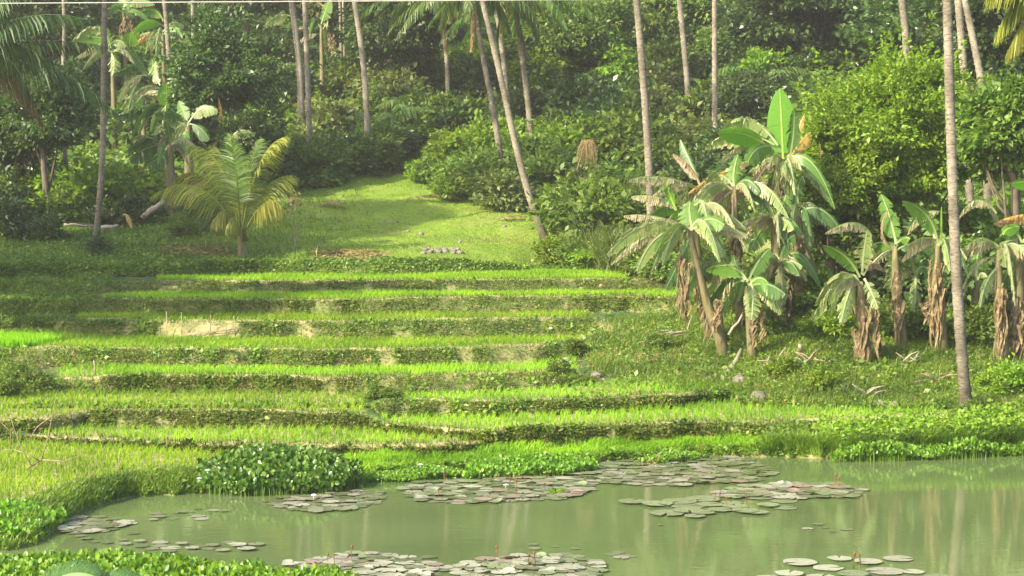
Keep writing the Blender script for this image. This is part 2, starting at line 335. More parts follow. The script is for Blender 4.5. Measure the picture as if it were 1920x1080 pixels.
def gp(px, py, ymin=22, ymax=200):
    d = ray(px, py); Y = np.arange(ymin, ymax, .05); t = Y / d[1]; x = d[0] * t; z = HC + d[2] * t
    h = T(x, Y); k = np.argmax(z <= h)
    if z[k] > h[k]: k = len(Y) - 1
    return Vector((x[k], Y[k], h[k]))
def ground(px, Y):
    x = (px - 960) / F * Y; return Vector((x, Y, float(T(x, Y))))

# ground mesh
nr, nc = TY.shape
X = (S[None, :] - 960) / F * TY
V = np.stack([X, TY, TZ], -1)
W = np.array([np.stack(w, -1) for w in rowsW])
# rows behind and beside the camera, and aprons out to the sides
V = V.reshape(-1, 3)
idx = np.arange(nr * nc).reshape(nr, nc)
Q = np.stack([idx[:-1, :-1], idx[:-1, 1:], idx[1:, 1:], idx[1:, :-1]], -1).reshape(-1, 4)
extraV = []; base = len(V)
near = idx[0]
for c in range(nc): x0 = V[near[c]]; extraV.append((x0[0] * 1.6 + 0, 3.0, 3.0))
for c in range(nc): extraV.append(((c / (nc - 1) - .5) * 260, -60.0, 3.3))
V = np.vstack([V, np.array(extraV)])
a = base + np.arange(nc); b = a + nc
Q = np.vstack([Q, np.stack([a[:-1], a[1:], near[1:], near[:-1]], -1), np.stack([b[:-1], b[1:], a[1:], a[:-1]], -1)])
# side aprons
for c, sx in ((0, -170), (nc - 1, 170)):
    bi = len(V); col = idx[:, c]
    av = V[col].copy(); av[:, 0] += sx; av[:, 2] += 4 + 10 * fbm(av[:, 1] / 25, av[:, 1] * 0 + c); V = np.vstack([V, av])
    n = np.arange(nr - 1)
    q = np.stack([col[:-1], col[1:], bi + n + 1, bi + n], -1)
    if c: q = q[:, ::-1]
    Q = np.vstack([Q, q[:, ::-1]])
def ground_mat():
    m, N, L = newmat('hillside_ground')
    at = N.new('ShaderNodeVertexColor'); at.layer_name = 'zone'; sp = N.new('ShaderNodeSeparateColor'); L.new(at.outputs[0], sp.inputs[0])
    tc = N.new('ShaderNodeTexCoord'); co = tc.outputs['Object']
    n1 = noise(N, L, .9, 5, co); n2 = noise(N, L, 4, 5, co); n3 = noise(N, L, .25, 3, co)
    slope = ramp(N, [(.35, (.045, .075, .02)), (.55, (.06, .12, .025)), (.7, (.12, .11, .05))]); L.new(n2.outputs[0], slope.inputs[0])
    field = ramp(N, [(.35, (.2, .2, .08)), (.55, (.3, .27, .12)), (.7, (.38, .31, .17))]); L.new(n2.outputs[0], field.inputs[0])
    ris = ramp(N, [(.36, (.07, .11, .022)), (.52, (.12, .15, .04)), (.64, (.2, .17, .08)), (.76, (.34, .25, .13))]); L.new(n2.outputs[0], ris.inputs[0])
    lawn = ramp(N, [(.3, (.10, .19, .02)), (.5, (.15, .25, .025)), (.7, (.2, .27, .05))]); L.new(n1.outputs[0], lawn.inputs[0])
    worn = ramp(N, [(.5, (0, 0, 0)), (.68, (1, 1, 1))]); n5 = noise(N, L, .55, 6, co, .7); L.new(n5.outputs[0], worn.inputs[0]); lawnw = mix(N, L, worn.outputs[0], lawn.outputs[0], (.2, .2, .06))
    lawn2 = mix(N, L, .35, lawnw, mix(N, L, 1.0, n2.outputs[0], (.3, .42, .06), 'MULTIPLY'))
    c = mix(N, L, sp.outputs[2], slope.outputs[0], lawn2)
    c = mix(N, L, sp.outputs[1], c, ris.outputs[0])
    c = mix(N, L, sp.outputs[0], c, field.outputs[0])
    p = N.new('ShaderNodeBsdfPrincipled'); L.new(c, p.inputs[0]); p.inputs['Roughness'].default_value = .9; p.inputs['Specular IOR Level'].default_value = .1
    b = N.new('ShaderNodeBump'); b.inputs['Distance'].default_value = .08; b.inputs['Strength'].default_value = .6; n4 = noise(N, L, 9, 6, co); L.new(n4.outputs[0], b.inputs['Height']); L.new(b.outputs[0], p.inputs['Normal'])
    o = N.new('ShaderNodeOutputMaterial'); L.new(p.outputs[0], o.inputs[0]); return m
me = mk(V, Q, ground_mat(), 'hillside', True)
ca = me.color_attributes.new('zone', 'FLOAT_COLOR', 'POINT')
cz = np.zeros((len(V), 4), np.float32); cz[:, 3] = 1; cz[:nr * nc, :3] = W.reshape(-1, 3)
ca.data.foreach_set('color', cz.ravel())
tag(obj('hillside', me), 'terraced green hillside rising from the pond', kind='structure')

# ------------------------------------------------------------------ pond
def water_mat():
    m, N, L = newmat('pond_water')
    tc = N.new('ShaderNodeTexCoord'); n0 = noise(N, L, .35, 3, tc.outputs['Object'])
    r = ramp(N, [(.3, (.082, .12, .042)), (.7, (.108, .15, .055))]); L.new(n0.outputs[0], r.inputs[0])
    p = N.new('ShaderNodeBsdfPrincipled'); L.new(r.outputs[0], p.inputs[0])
    p.inputs['Roughness'].default_value = .045; p.inputs['IOR'].default_value = 1.33; p.inputs['Specular IOR Level'].default_value = .6
    mp = N.new('ShaderNodeMapping'); mp.inputs['Scale'].default_value = (1, 2.2, 1); L.new(tc.outputs['Object'], mp.inputs[0])
    n = noise(N, L, 3.2, 3, mp.outputs[0]); b = N.new('ShaderNodeBump'); b.inputs['Strength'].default_value = .07; b.inputs['Distance'].default_value = .02
    L.new(n.outputs[0], b.inputs['Height']); L.new(b.outputs[0], p.inputs['Normal'])
    o = N.new('ShaderNodeOutputMaterial'); L.new(p.outputs[0], o.inputs[0]); return m
me = mk([(-60, 9, 0), (60, 9, 0), (60, 36, 0), (-60, 36, 0)], [(0, 1, 2, 3)], water_mat())
tag(obj('pond_water', me), 'murky green pond water with soft reflections', kind='structure')

# ------------------------------------------------------------------ leaf clouds
def leafcloud(p, ax, L_, Wd, up=None, fold=.15):
    """p (n,3) bases, ax (n,3) axis directions, L_ lengths, Wd widths -> verts (4n,3), quads"""
    n = len(p); ax = ax / (np.linalg.norm(ax, axis=1, keepdims=True) + 1e-9)
    if up is None: up = rng.normal(size=(n, 3))
    w = np.cross(ax, up); w /= (np.linalg.norm(w, axis=1, keepdims=True) + 1e-9); nn = np.cross(w, ax)
    L_ = np.broadcast_to(L_, n)[:, None]; Wd = np.broadcast_to(Wd, n)[:, None] / 2
    mid = p + ax * L_ * .45 + nn * L_ * fold
    V = np.stack([p, mid + w * Wd, p + ax * L_, mid - w * Wd], 1).reshape(-1, 3)
    return V, np.arange(4 * n).reshape(n, 4)
def blades(p, h, w, lean=.35, nseg=2):
    """upright grass blades, tapered and bent"""
    n = len(p); an = rng.random(n) * 6.283; d = np.stack([np.cos(an), np.sin(an), np.zeros(n)], 1)
    sd = np.stack([-np.sin(an + .6), np.cos(an + .6), np.zeros(n)], 1)
    h = np.broadcast_to(h, n)[:, None]; w = np.broadcast_to(w, n)[:, None] / 2; le = lean * rng.random((n, 1)) * h
    z = np.array([[0, 0, 1.0]])
    m = p + z * h * .6 + d * le * .35; t = p + z * h + d * le * 1.1
    V = np.stack([p - sd * w, p + sd * w, m + sd * w * .8, m - sd * w * .8, t + sd * w * .12, t - sd * w * .12], 1).reshape(-1, 3)
    b = np.arange(n)[:, None] * 6
    return V, np.concatenate([b + np.array([[0, 1, 2, 3]]), b + np.array([[3, 2, 4, 5]])], 0)
def crownmesh(mat, rx, ry, rz, nl, leaf, nlump=26, droop=.4, seed=0, hollow=.55, name='crown', flat=1.0, lump=.36):
    g = np.random.default_rng(seed)
    c = g.normal(size=(nlump, 3)); c /= np.linalg.norm(c, axis=1, keepdims=True)
    c *= (hollow + (1 - hollow) * g.random((nlump, 1))) * .78
    c[:, 2] = c[:, 2] * .9
    rad = lump * (.6 + .8 * g.random(nlump))
    k = g.integers(0, nlump, nl)
    d = g.normal(size=(nl, 3)); d /= np.linalg.norm(d, axis=1, keepdims=True); d[:, 2] = np.abs(d[:, 2]) * .8 + d[:, 2] * .2
    rr = rad[k][:, None] * (1 - .55 * g.random((nl, 1)) ** 1.6)
    p = (c[k] + d * rr) * np.array([[rx, ry, rz]])
    ns = int(nl * .2); sh_ = g.integers(0, nlump * 3, ns); sd_ = g.normal(size=(nlump * 3, 3)); sd_[:, 2] = np.abs(sd_[:, 2]) + .2; sd_ /= np.linalg.norm(sd_, axis=1, keepdims=True); sc0 = g.integers(0, nlump, nlump * 3); sl_ = .18 + .32 * g.random(nlump * 3)
    p[:ns] = (c[sc0[sh_]] + sd_[sh_] * (rad[sc0[sh_]] * .75 + sl_[sh_] * g.random(ns))[:, None]) * np.array([[rx, ry, rz]]) + g.normal(size=(ns, 3)) * leaf * .35
    out = p / np.array([[rx, ry, rz]]); out /= np.linalg.norm(out, axis=1, keepdims=True) + 1e-6
    ax = out * .7 + d * .6 + g.normal(size=(nl, 3)) * .55; ax[:, 2] -= droop
    up = out * .7 + d * .6 + np.array([[0, 0, .4]]) + g.normal(size=(nl, 3)) * .45
    L_ = leaf * (.6 + .8 * g.random(nl))
    V, Q = leafcloud(p, ax, L_, L_ * .5 * flat, up)
    V[:, 2] += rz * .82
    return mk(V, Q, mat, name), c * np.array([[rx, ry, rz]]) + np.array([[0, 0, rz * .82]])
PROTO = {}
for tone in ('dark', 'mid', 'bright', 'pale', 'vivid'):
    PROTO['shrub', tone] = [crownmesh(M[tone], 1, .9, .8, 2600, .15, 22, .35, 10 + i)[0] for i in range(3)]
    PROTO['tree', tone] = [crownmesh(M[tone], 1, 1, .9, 8500, .095, 40, .5, 30 + i, lump=.3)[0] for i in range(2)]
    g_ = np.random.default_rng(5)

def branchy(h, r, lumps, mat, n=9, lean=(0, 0), seed=0):
    g = random.Random(seed); mb = MB()
    pts = [(lean[0] * t + .06 * h * math.sin(t * 4 + seed) * t, lean[1] * t, h * t) for t in (0, .25, .5, .75, 1)]
    mb.tube(pts, [r * 1.3, r, r * .85, r * .7, r * .35], 8)
    for i in range(min(n, len(lumps))):
        c = Vector(lumps[i]); t = g.uniform(.35, .95); k = int(t * 4); a = Vector(pts[k]); m = (a + c) / 2 + Vector((0, 0, -.1 * h * g.random()))
        mb.tube([a, m, c], [r * .45, r * .28, r * .08], 5)
    return mb.mesh(mat, 'trunk', True)

# ------------------------------------------------------------------ ground cover
def scatter(n, s0, s1, ka, kb, dens=None, zoff=0):
    """random points between two knots (fraction of columns), uniform in world area roughly"""
    s = rng.uniform(s0, s1, n * 2); Y, Z = knots(s)
    y0 = Y[ka]; y1 = Y[kb]; t = rng.random(n * 2); y = y0 + (y1 - y0) * t
    keep = np.ones(len(s), bool)
    if dens is not None: keep = rng.random(len(s)) < dens(s, y, (s - 960) / F * y)
    s, y = s[keep][:n], y[keep][:n]; x = (s - 960) / F * y
    return np.stack([x, y, T(x, y)], 1)
def weeds(name, label, p, mat, size, hgt, aspect=.45, droop=.1, kind='stuff', cat='weeds'):
    n = len(p); q = p.copy(); q[:, 2] += rng.random(n) ** 1.3 * hgt
    ax = rng.normal(size=(n, 3)); ax[:, 2] = ax[:, 2] * .5 + .25 - droop; ax[:, 1] -= .35
    up = rng.normal(size=(n, 3)) * .6 + np.array([[0, -.5, 1.0]])
    L_ = size * (.5 + rng.random(n))
    V, Q = leafcloud(q, ax, L_, L_ * aspect * 1.3, up)
    o = obj(name, mk(V, Q, mat, name)); return tag(o, label, cat, kind=kind)
fieldnames = ['lowest pond-side paddy on the left', 'long narrow paddy just above the pond bank', 'wide lowest paddy running right to the grey palm', 'second paddy up on the left',
              'wedge paddy below the banana bank', 'fourth paddy strip up', 'fifth paddy strip, below the staked bank', 'sixth paddy strip, above the staked bank', 'seventh paddy strip up', 'topmost paddy strip beneath the lawn']
for fi, (a, b, s0, s1) in enumerate(FIELDS):
    sx = np.array([s0, s1]); Yk, Zk = knots(np.arange(s0, s1, 20.0)); ya, yb = Yk[a].min(), Yk[b].max()
    x0, x1 = (s0 - 960) / F * (yb if s0 < 960 else ya), (s1 - 960) / F * (yb if s1 > 960 else ya)
    st = .135 if fi > 4 or fi == 0 else .155
    gx, gy = np.meshgrid(np.arange(x0, x1, st), np.arange(ya, yb, st)); gx = gx.ravel() + rng.normal(size=gx.size) * .025; gy = gy.ravel() + rng.normal(size=gy.size) * .025
    gx = gx + .12 * np.sin(gy * 1.1)
    s = 960 + F * gx / gy; Yk, Zk = knots(s)
    ok = (s > s0 + 3) & (s < s1 - 3) & (gy > Yk[a] + .38) & (gy < Yk[b] - .06) & (rng.random(len(s)) < .965)
    x, y = gx[ok], gy[ok]; nb = 9
    hh = (.095 + .07 * fbm(x / 1.3, y / 1.3)) * (1.05 if fi > 4 else 1)
    px = np.repeat(x, nb) + rng.normal(size=len(x) * nb) * .022; py = np.repeat(y, nb) + rng.normal(size=len(x) * nb) * .022
    p = np.stack([px, py, T(px, py) - .01], 1)
    Vv, Qq = blades(p, np.repeat(hh, nb) * (.65 + .5 * rng.random(len(px))), .014 if fi > 4 else .013, .6)
    o = obj('rice_seedlings', mk(Vv, Qq, M['rice'], 'rice')); tag(o, 'rows of young green rice in the ' + fieldnames[fi], 'rice', 'rice planted on the terraces', 'stuff')
# bright seedbed at the left edge
p = scatter(9000, -150, 112, 14, 15, lambda s, y, x: (np.abs(y - 44.0 + .2 * np.sin(s / 20)) < 1.3 * np.sqrt(np.clip((112 - s) / 90, 0, 1))) * 1.0); V_, Q_ = blades(p, .2 * (.7 + .5 * rng.random(len(p))), .02, .3)
tag(obj('rice_seedbed', mk(V_, Q_, M['nursery'])), 'vivid yellow-green seedbed of dense rice at the left edge', 'rice', kind='stuff')
# risers
rn = ['low bund over the pond grass', 'bank under the second left paddy', 'bank under the wedge paddy', 'bank beneath the fourth paddy', 'bank beneath the fifth paddy', 'staked bank beneath the sixth paddy', 'bank beneath the seventh paddy', 'bank beneath the topmost paddy', 'brown-ended bank under the lawn', 'pond edge']
for ri, (a, b) in enumerate(RIS):
    def dn(s, y, x, a=a, b=b):
        Yk, Zk = knots(s, False); g = np.clip((Zk[b] - Zk[a]) / .08, .15, 1)
        pat = fbm(s / 38 + 3 * a, y * .8 + a); d = g * np.clip((pat - .3) * 5, .14, 1)
        if a == 15: d = d * np.where((s > 302) & (s < 448), .05, 1)
        if a == 21: d = d * np.where((s > 800) & (s < 990), .3, 1)
        return d
    p = scatter(22000 if ri not in (0, 9) else 10000, -300, 1500 if a < 11 else (1120 if a < 17 else 1290), a, b, dn)
    p[:, 1] -= rng.random(len(p)) * .05
    weeds('bank_weeds', 'olive weeds hanging on the ' + rn[ri], p, M['olive' if ri not in (9,) else 'weeds'], .045, .05)
    p = scatter(3200 if ri else 1500, -300, 1500 if a < 11 else (1120 if a < 17 else 1290), a, b, lambda s, y, x, a=a: np.clip((fbm(s / 24 + 9 * a, y * 1.1 + 3) - .5) * 8, 0, 1) * np.where((a == 15) & (s > 302) & (s < 448), 0, 1))
    weeds('bank_weeds', 'bigger bright leaves in clumps on the ' + rn[ri], p, M['weeds'], .09, .09)
    pg = scatter(2600, -300, 1500 if a < 11 else (1120 if a < 17 else 1290), b, b, lambda s, y, x: fbm(s / 30, y) * 1.2)
    pg[:, 1] += rng.random(len(pg)) * .3 - .08; pg[:, 2] = T(pg[:, 0], pg[:, 1])
    V_, Q_ = blades(pg, .03 + .07 * rng.random(len(pg)), .016, 1.0)
    tag(obj('lip_grass', mk(V_, Q_, M['weeds'])), 'short grass fringe along the top of the ' + rn[ri], 'grass', kind='stuff')
# pond-side grass strip and right shore
p = scatter(26000, 430, 1500, 3, 5); V_, Q_ = blades(p, .035 + .08 * rng.random(len(p)), .014, .9)
tag(obj('bank_grass', mk(V_, Q_, M['rice'])), 'light green grass strip along the far pond edge', 'grass', kind='stuff')
p = scatter(16000, -200, 460, 3, 4); V_, Q_ = blades(p, .05 + .11 * rng.random(len(p)), .016, .9)
tag(obj('bank_grass', mk(V_, Q_, M['weeds'])), 'rough darker grass on the left pond bank', 'grass', kind='stuff')
p = scatter(52000, 1400, 2200, 3, 7, lambda s, y, x: np.clip((s - 1430) / 200, .1, 1) * np.where((s < 1790) & (y > knots(s)[0][5] - .1), .03, 1) * np.clip(fbm(x / .7, y / .7) * 3 - .7, .2, 1)); weeds('shore_plants', 'thick bright leafy shore plants on the right pond edge', p, M['weeds'], .075, .2)
p = scatter(9000, 1440, 2200, 3, 4); V_, Q_ = blades(p, .12 + .25 * rng.random(len(p)), .02, .9)
tag(obj('bank_grass', mk(V_, Q_, M['weeds'])), 'upright grass at the water line on the right', 'grass', kind='stuff')
# right bank with creepers
def rb(s, y, x):
    left = np.interp(y, [36, 41.5, 45.5, 47.5, 50, 60], [1400, 1100, 1105, 1275, 1300, 1420]) + 60 * (fbm(y / 1.5, s * 0) - .5)
    return np.where(s > left, np.clip((fbm(x / .9, y / .9) - .28) * 4, .06, 1), 0)
p = scatter(85000, 1060, 2200, 10, 21, rb); weeds('creeper', 'leafy creeper covering the bank below the bananas', p, M['weeds'], .062, .11)
p = scatter(60000, 1060, 2200, 10, 19, None if 0 else (lambda s, y, x: (rb(s, y, x) > 0) * (.35 + fbm(x / .7 + 9, y / .7)))); V_, Q_ = blades(p, .06 + .18 * rng.random(len(p)), .014, 1.2)
tag(obj('bank_grass', mk(V_, Q_, M['weeds'])), 'tufted grass over the bank below the bananas', 'grass', kind='stuff')
p = scatter(3600, 1080, 2100, 9, 20, lambda s, y, x: np.clip((fbm(x / .8 + 40, y / .8) - .5) * 6, 0, 1)); weeds('leaf_litter', 'dry brown leaf litter strewn over the bank under the bananas', p, M['frondd'], .1, .1, cat='leaf litter')
p = scatter(5000, 1080, 2100, 9, 19, lambda s, y, x: np.clip((fbm(x / .6 + 11, y / .6) - .5) * 6, 0, 1)); weeds('creeper', 'larger pale creeper leaves in patches on the right bank', p, M['mid'], .12, .16)
# left slope
def lb(s, y, x):
    return np.where(s < np.interp(y, [36, 44, 46, 48, 52, 60], [-50, 50, 95, 140, 200, 300]) - 30 + 60 * fbm(y / 2, s * 0) - 400 * ((y > 42.3) & (y < 45.6)), 1.0, 0)
p = scatter(24000, -500, 330, 10, 22, lb); weeds('creeper', 'shaded leafy creeper on the left slope', p, M['weeds'], .08, .12)
p = scatter(34000, -500, 330, 10, 22, lb); V_, Q_ = blades(p, .05 + .12 * rng.random(len(p)), .02, 1.2)
tag(obj('bank_grass', mk(V_, Q_, M['weeds'])), 'shaded rough grass on the left slope', 'grass', kind='stuff')
p = scatter(22000, -500, 640, 22, 24, lambda s, y, x: np.clip(1.6 - s / 330, 0, 1)); weeds('creeper', 'low dark weeds around the left palm base', p, M['weeds'], .09, .14)
p = scatter(40000, -500, 700, 22, 24, lambda s, y, x: np.clip(2.2 - s / 330, 0, 1)); V_, Q_ = blades(p, .05 + .1 * rng.random(len(p)), .025, 1.2)
tag(obj('bank_grass', mk(V_, Q_, M['weeds'])), 'shaded grass between the slender palm and the lawn', 'grass', kind='stuff')
p = scatter(16000, -200, 1150, 21, 22); weeds('creeper', 'ground weeds along the brow beneath the lawn', p, M['weeds'], .09, .1)
# lawn
p = scatter(60000, 380, 1160, 22, 25, lambda s, y, x: .35 + .6 * fbm(x, y)); V_, Q_ = blades(p, .02 + .035 * rng.random(len(p)), .02, 1.2)
tag(obj('lawn_grass', mk(V_, Q_, M['grass'])), 'short cropped lawn on the sunny clearing', 'grass', kind='stuff')
p = scatter(1500, 450, 1160, 22, 24, lambda s, y, x: np.where(fbm(x / 1.2, y / 1.2) > .68, 1, .01)); weeds('lawn_weeds', 'scattered darker weeds in the lawn', p, M['weeds'], .06, .07)
# hillside undergrowth
def hg(s, y, x):
    path = (s > 560) & (s < 860 - (y - 72) * 3) & (y < 80)
    path2 = (abs(s - (830)) < 28) & (y < 90)
    lawn = (s > 520) & (s < 1000) & (y < 73)
    return np.where(path | path2 | lawn, 0, 1)
p = scatter(90000, -500, 2400, 24, 26, hg); weeds('undergrowth', 'leafy undergrowth carpeting the wooded slope', p, M['mid'], .3, .7, droop=.3)
p = scatter(30000, 1080, 2400, 22, 24, None); weeds('undergrowth', 'undergrowth on the slope behind the banana grove', p, M['mid'], .2, .45, droop=.3)

# ------------------------------------------------------------------ palms
def bez(a, b, c, n):
    a, b, c = Vector(a), Vector(b), Vector(c)
    return [a * (1 - t) ** 2 + b * 2 * t * (1 - t) + c * t * t for t in [i / (n - 1) for i in range(n)]]
def frondmesh(a, b, c, ll, mat, seed=0, hang=.6, nl=46, side=None, r=.02, wd=.035, start=.12):
    """pinnate frond: rachis along a bezier, leaflets both sides"""
    g = random.Random(seed); pts = bez(a, b, c, 15); mb = MB()
    mb.tube(pts, [r * (1 - .8 * i / 14) for i in range(15)], 5)
    P0 = []; AX = []; LL = []; UP = []
    for i in range(nl):
        t = start + (1 - start) * (i + g.random() * .5) / nl; f = t * 14; k = min(int(f), 13); p = pts[k].lerp(pts[k + 1], f - k); tg = (pts[k + 1] - pts[k]).normalized()
        sd = tg.cross(Vector((0, 0, 1)) if side is None else Vector(side))
        if sd.length < .15: sd = tg.cross(Vector((0, 1, 0)))
        sd.normalize(); L_ = ll * (math.sin(math.pi * min(1, .18 + .8 * t)) ** .6) * g.uniform(.85, 1.1)
        for s in (-1, 1):
            d = (sd * s * (1 - hang * .6) + tg * (.55 + .5 * t) * .8 + Vector((0, 0, -hang * g.uniform(.7, 1.2)))).normalized()
            P0.append(p); AX.append(d); LL.append(L_); UP.append(tg.cross(sd) + Vector((g.gauss(0, .3), g.gauss(0, .3), g.gauss(0, .3))))
    P0 = np.array(P0); AX = np.array(AX); LL = np.array(LL); UP = np.array(UP)
    # two segment leaflets, second bends down
    w = np.cross(AX, UP); w /= np.linalg.norm(w, axis=1, keepdims=True); hw = wd * .5
    m = P0 + AX * LL[:, None] * .5; d2 = AX + np.array([[0, 0, -.55 * hang - .15]]); d2 /= np.linalg.norm(d2, axis=1, keepdims=True); e = m + d2 * LL[:, None] * .5
    Vv = np.stack([P0 - w * hw * .6, P0 + w * hw * .6, m + w * hw, m - w * hw, e + w * hw * .1, e - w * hw * .1], 1).reshape(-1, 3)
    bb = np.arange(len(P0))[:, None] * 6
    mb.add(Vv, np.concatenate([bb + np.array([[0, 1, 2, 3]]), bb + np.array([[3, 2, 4, 5]])], 0))
    return mb.mesh(mat, 'frond')
def palmcrown(mat, n=15, Lf=4.0, seed=0, ll=.75):
    g = random.Random(seed); mb = MB()
    for i in range(n):
        az = i * 2.4 + g.random() * .4; el = g.uniform(-.15, 1.1); d = Vector((math.cos(az), math.sin(az), 0)); L = Lf * g.uniform(.85, 1.1)
        a = Vector((0, 0, 0)); b = d * L * .5 * math.cos(el) + Vector((0, 0, L * .55 * math.sin(el) + .3)); c = d * L * .85 + Vector((0, 0, L * (.35 * math.sin(el) - .45)))
        me = frondmesh(a, b, c, ll, None, seed * 50 + i, .7, 34, wd=.06)
        v = np.zeros(len(me.vertices) * 3, np.float32); me.vertices.foreach_get('co', v)
        q = np.zeros(len(me.loops), np.int32); me.loops.foreach_get('vertex_index', q)
        mb.add(v.reshape(-1, 3), q.reshape(-1, 4)); bpy.data.meshes.remove(me)
    return mb.mesh(mat, 'palm_crown')
CROWNS = [palmcrown(M['frond'], 15, 4.2, 1), palmcrown(M['frond'], 14, 4.0, 2)]
def palm(pxs, Y, wpx, label, height=None, crown=True, group='coconut palms on the slope', base_on_ground=True, fronds=(), coconuts=False, yl=None):
    """pxs: trunk pixels from the top visible point down to the base"""
    basept = pxs[-1]; g0 = ground(basept[0], Y); bz = g0.z
    pts = [P(x, y, Y) for x, y in pxs][::-1]
    pts[0] = Vector((pts[0].x, Y, min(pts[0].z, bz) - .1)); base = pts[0].copy(); base.z = bz
    if yl: pts = [p + Vector((0, yl * i / len(pts), 0)) for i, p in enumerate(pts)]
    d = (pts[-1] - pts[-2]); d /= max(d.z, .1)
    H = height or (bz + 12.5)
    if pts[-1].z < H:
        n = max(2, int((H - pts[-1].z) / 1.5)); top = pts[-1].copy()
        for i in range(1, n + 1): pts.append(top + d * (H - top.z) * i / n * Vector((1, 1, 1)).x)
    # resample smoothly
    rs = []; r0 = wpx / F * Y / 2
    cum = [0]
    for i in range(1, len(pts)): cum.append(cum[-1] + (pts[i] - pts[i - 1]).length)
    N_ = int(cum[-1] / .11); arr = np.array([tuple(p) for p in pts]); tt = np.linspace(0, cum[-1], N_)
    sm = np.stack([np.interp(tt, cum, arr[:, k]) for k in range(3)], 1)
    ker = np.ones(21) / 21; pad = np.pad(sm, ((10, 10), (0, 0)), 'edge'); 
    sm2 = np.stack([np.convolve(pad[:, k], ker, 'valid') for k in range(3)], 1); sm2[0] = sm[0]
    g = random.Random(int(pxs[0][0])); rad = []
    for i, t in enumerate(tt):
        f = t / cum[-1]; r = r0 * (1.05 - .35 * f) + r0 * .55 * math.exp(-t / .35)
        rad.append(r * (1.0 + (.1 if i % 2 else -.03) + g.uniform(-.02, .02)))
    root = thing('coconut_palm', label, 'palm tree', base, group)
    mb = MB(); mb.tube([Vector(p) - base for p in sm2], rad, 10)
    obj('trunk', mb.mesh(M['bark'], 'palm_trunk', True), root)
    if crown: obj('crown', CROWNS[int(pxs[0][0]) % 2], root, Vector(sm2[-1]) - base, g.random() * 6)
    for i, fr in enumerate(fronds):
        a, b, c, ll, mt = fr[:5]; hg_ = fr[5] if len(fr) > 5 else .7
        yo = g.uniform(-.8, .3)
        A = P(*a, Y) - base; B = P(*b, Y + yo) - base; C_ = P(*c, Y + yo * 1.5) - base
        o = obj('frond', frondmesh(A, B, C_, ll, M[mt], i + int(a[0]), hg_, 70, wd=.045), root)
        if mt == 'frondd': o['label'] = 'brown dead frond'
    return root, Vector(sm2[-1])
PL = [
 ([(196, -5), (194, 200), (192, 320), (184, 400), (178, 452)], 57.5, 11, 'slender grey palm trunk at left, base curving out of the shaded weeds'),
 ([(308, -5), (316, 90), (321, 175), (324, 230)], 76, 9.5, 'palm with sunlit side rising from the banana clump behind the dark leafy tree'),
 ([(361, -5), (363, 80), (364, 130)], 88, 8, 'short stretch of palm trunk above the dark leafy tree'),
 ([(546, -5), (555, 60), (563, 130), (566, 160)], 80, 13, 'grey palm trunk just left of the straight pale one'),
 ([(571, -5), (575, 100), (579, 200), (580, 225)], 74, 10.5, 'straight pale palm trunk above the young palm\'s right fronds'),
 ([(637, -5), (639, 60), (640, 135)], 92, 5.5, 'thin pale palm trunk, left of a close pair'),
 ([(643, -5), (645, 60), (647, 140)], 93, 4.5, 'thinnest pale palm trunk, right of a close pair'),
 ([(664, -5), (677, 80), (685, 150), (692, 212)], 75, 12, 'tilted grey palm trunk left of the dark thicket'),
 ([(818, -10), (832, 45), (838, 110), (842, 160)], 84, 9, 'palm with brown dead fronds hanging at its trunk'),
 ([(888, -5), (905, 110), (925, 200), (946, 296)], 71, 12, 'left one of the leaning palm trunks above the sunny shrubs'),
 ([(903, -5), (925, 85), (945, 170), (962, 255), (985, 345), (1005, 410), (1028, 457)], 62.5, 13, 'long leaning palm with dark base standing at the right lawn edge'),
 ([(926, -5), (938, 60), (948, 150), (960, 240)], 77, 10, 'palm trunk crossing behind the long leaning one'),
 ([(966, 0), (976, 90), (988, 170), (1002, 235)], 73.5, 12, 'leaning palm trunk right of the crossing pair'),
 ([(997, -5), (1003, 35), (1008, 70)], 95, 7, 'far palm trunk glimpsed at the top centre'),
 ([(1086, -5), (1093, 40), (1098, 80)], 97, 7.5, 'far palm trunk alone at the top right of centre'),
 ([(1193, -5), (1204, 120), (1213, 240), (1218, 330), (1224, 425)], 55, 15, 'tall grey palm rising behind the tattered left banana leaves'),
 ([(1273, -5), (1280, 60), (1290, 165), (1294, 200)], 79, 11, 'palm trunk tilted slightly right between the two straight ones'),
 ([(1340, -5), (1340, 120), (1341, 262)], 68, 11, 'straight ringed palm trunk above the big banana plant'),
 ([(1690, -5), (1700, 55), (1706, 110)], 62, 15, 'pale palm trunk rising out of the bright leafy tree'),
 ([(1776, -5), (1781, 200), (1788, 400), (1796, 580), (1806, 700), (1815, 783)], 36.6, 19.5, 'thick pale grey palm in the right foreground beside the pond'),
 ([(1796, -5), (1805, 110), (1814, 220), (1822, 345)], 56, 15, 'pale palm trunk close behind the foreground palm'),
 ([(1808, -5), (1828, 90), (1846, 180), (1856, 240)], 60, 14, 'palm trunk slanting away right of the foreground palm'),
 ([(120, 20), (122, 80), (112, 200), (120, 260), (128, 300)], 68, 8, 'crooked pale trunk in the shade behind the drooping fronds'),
]
hi = {0: 17, 19: 15.5, 15: 15, 10: 14}
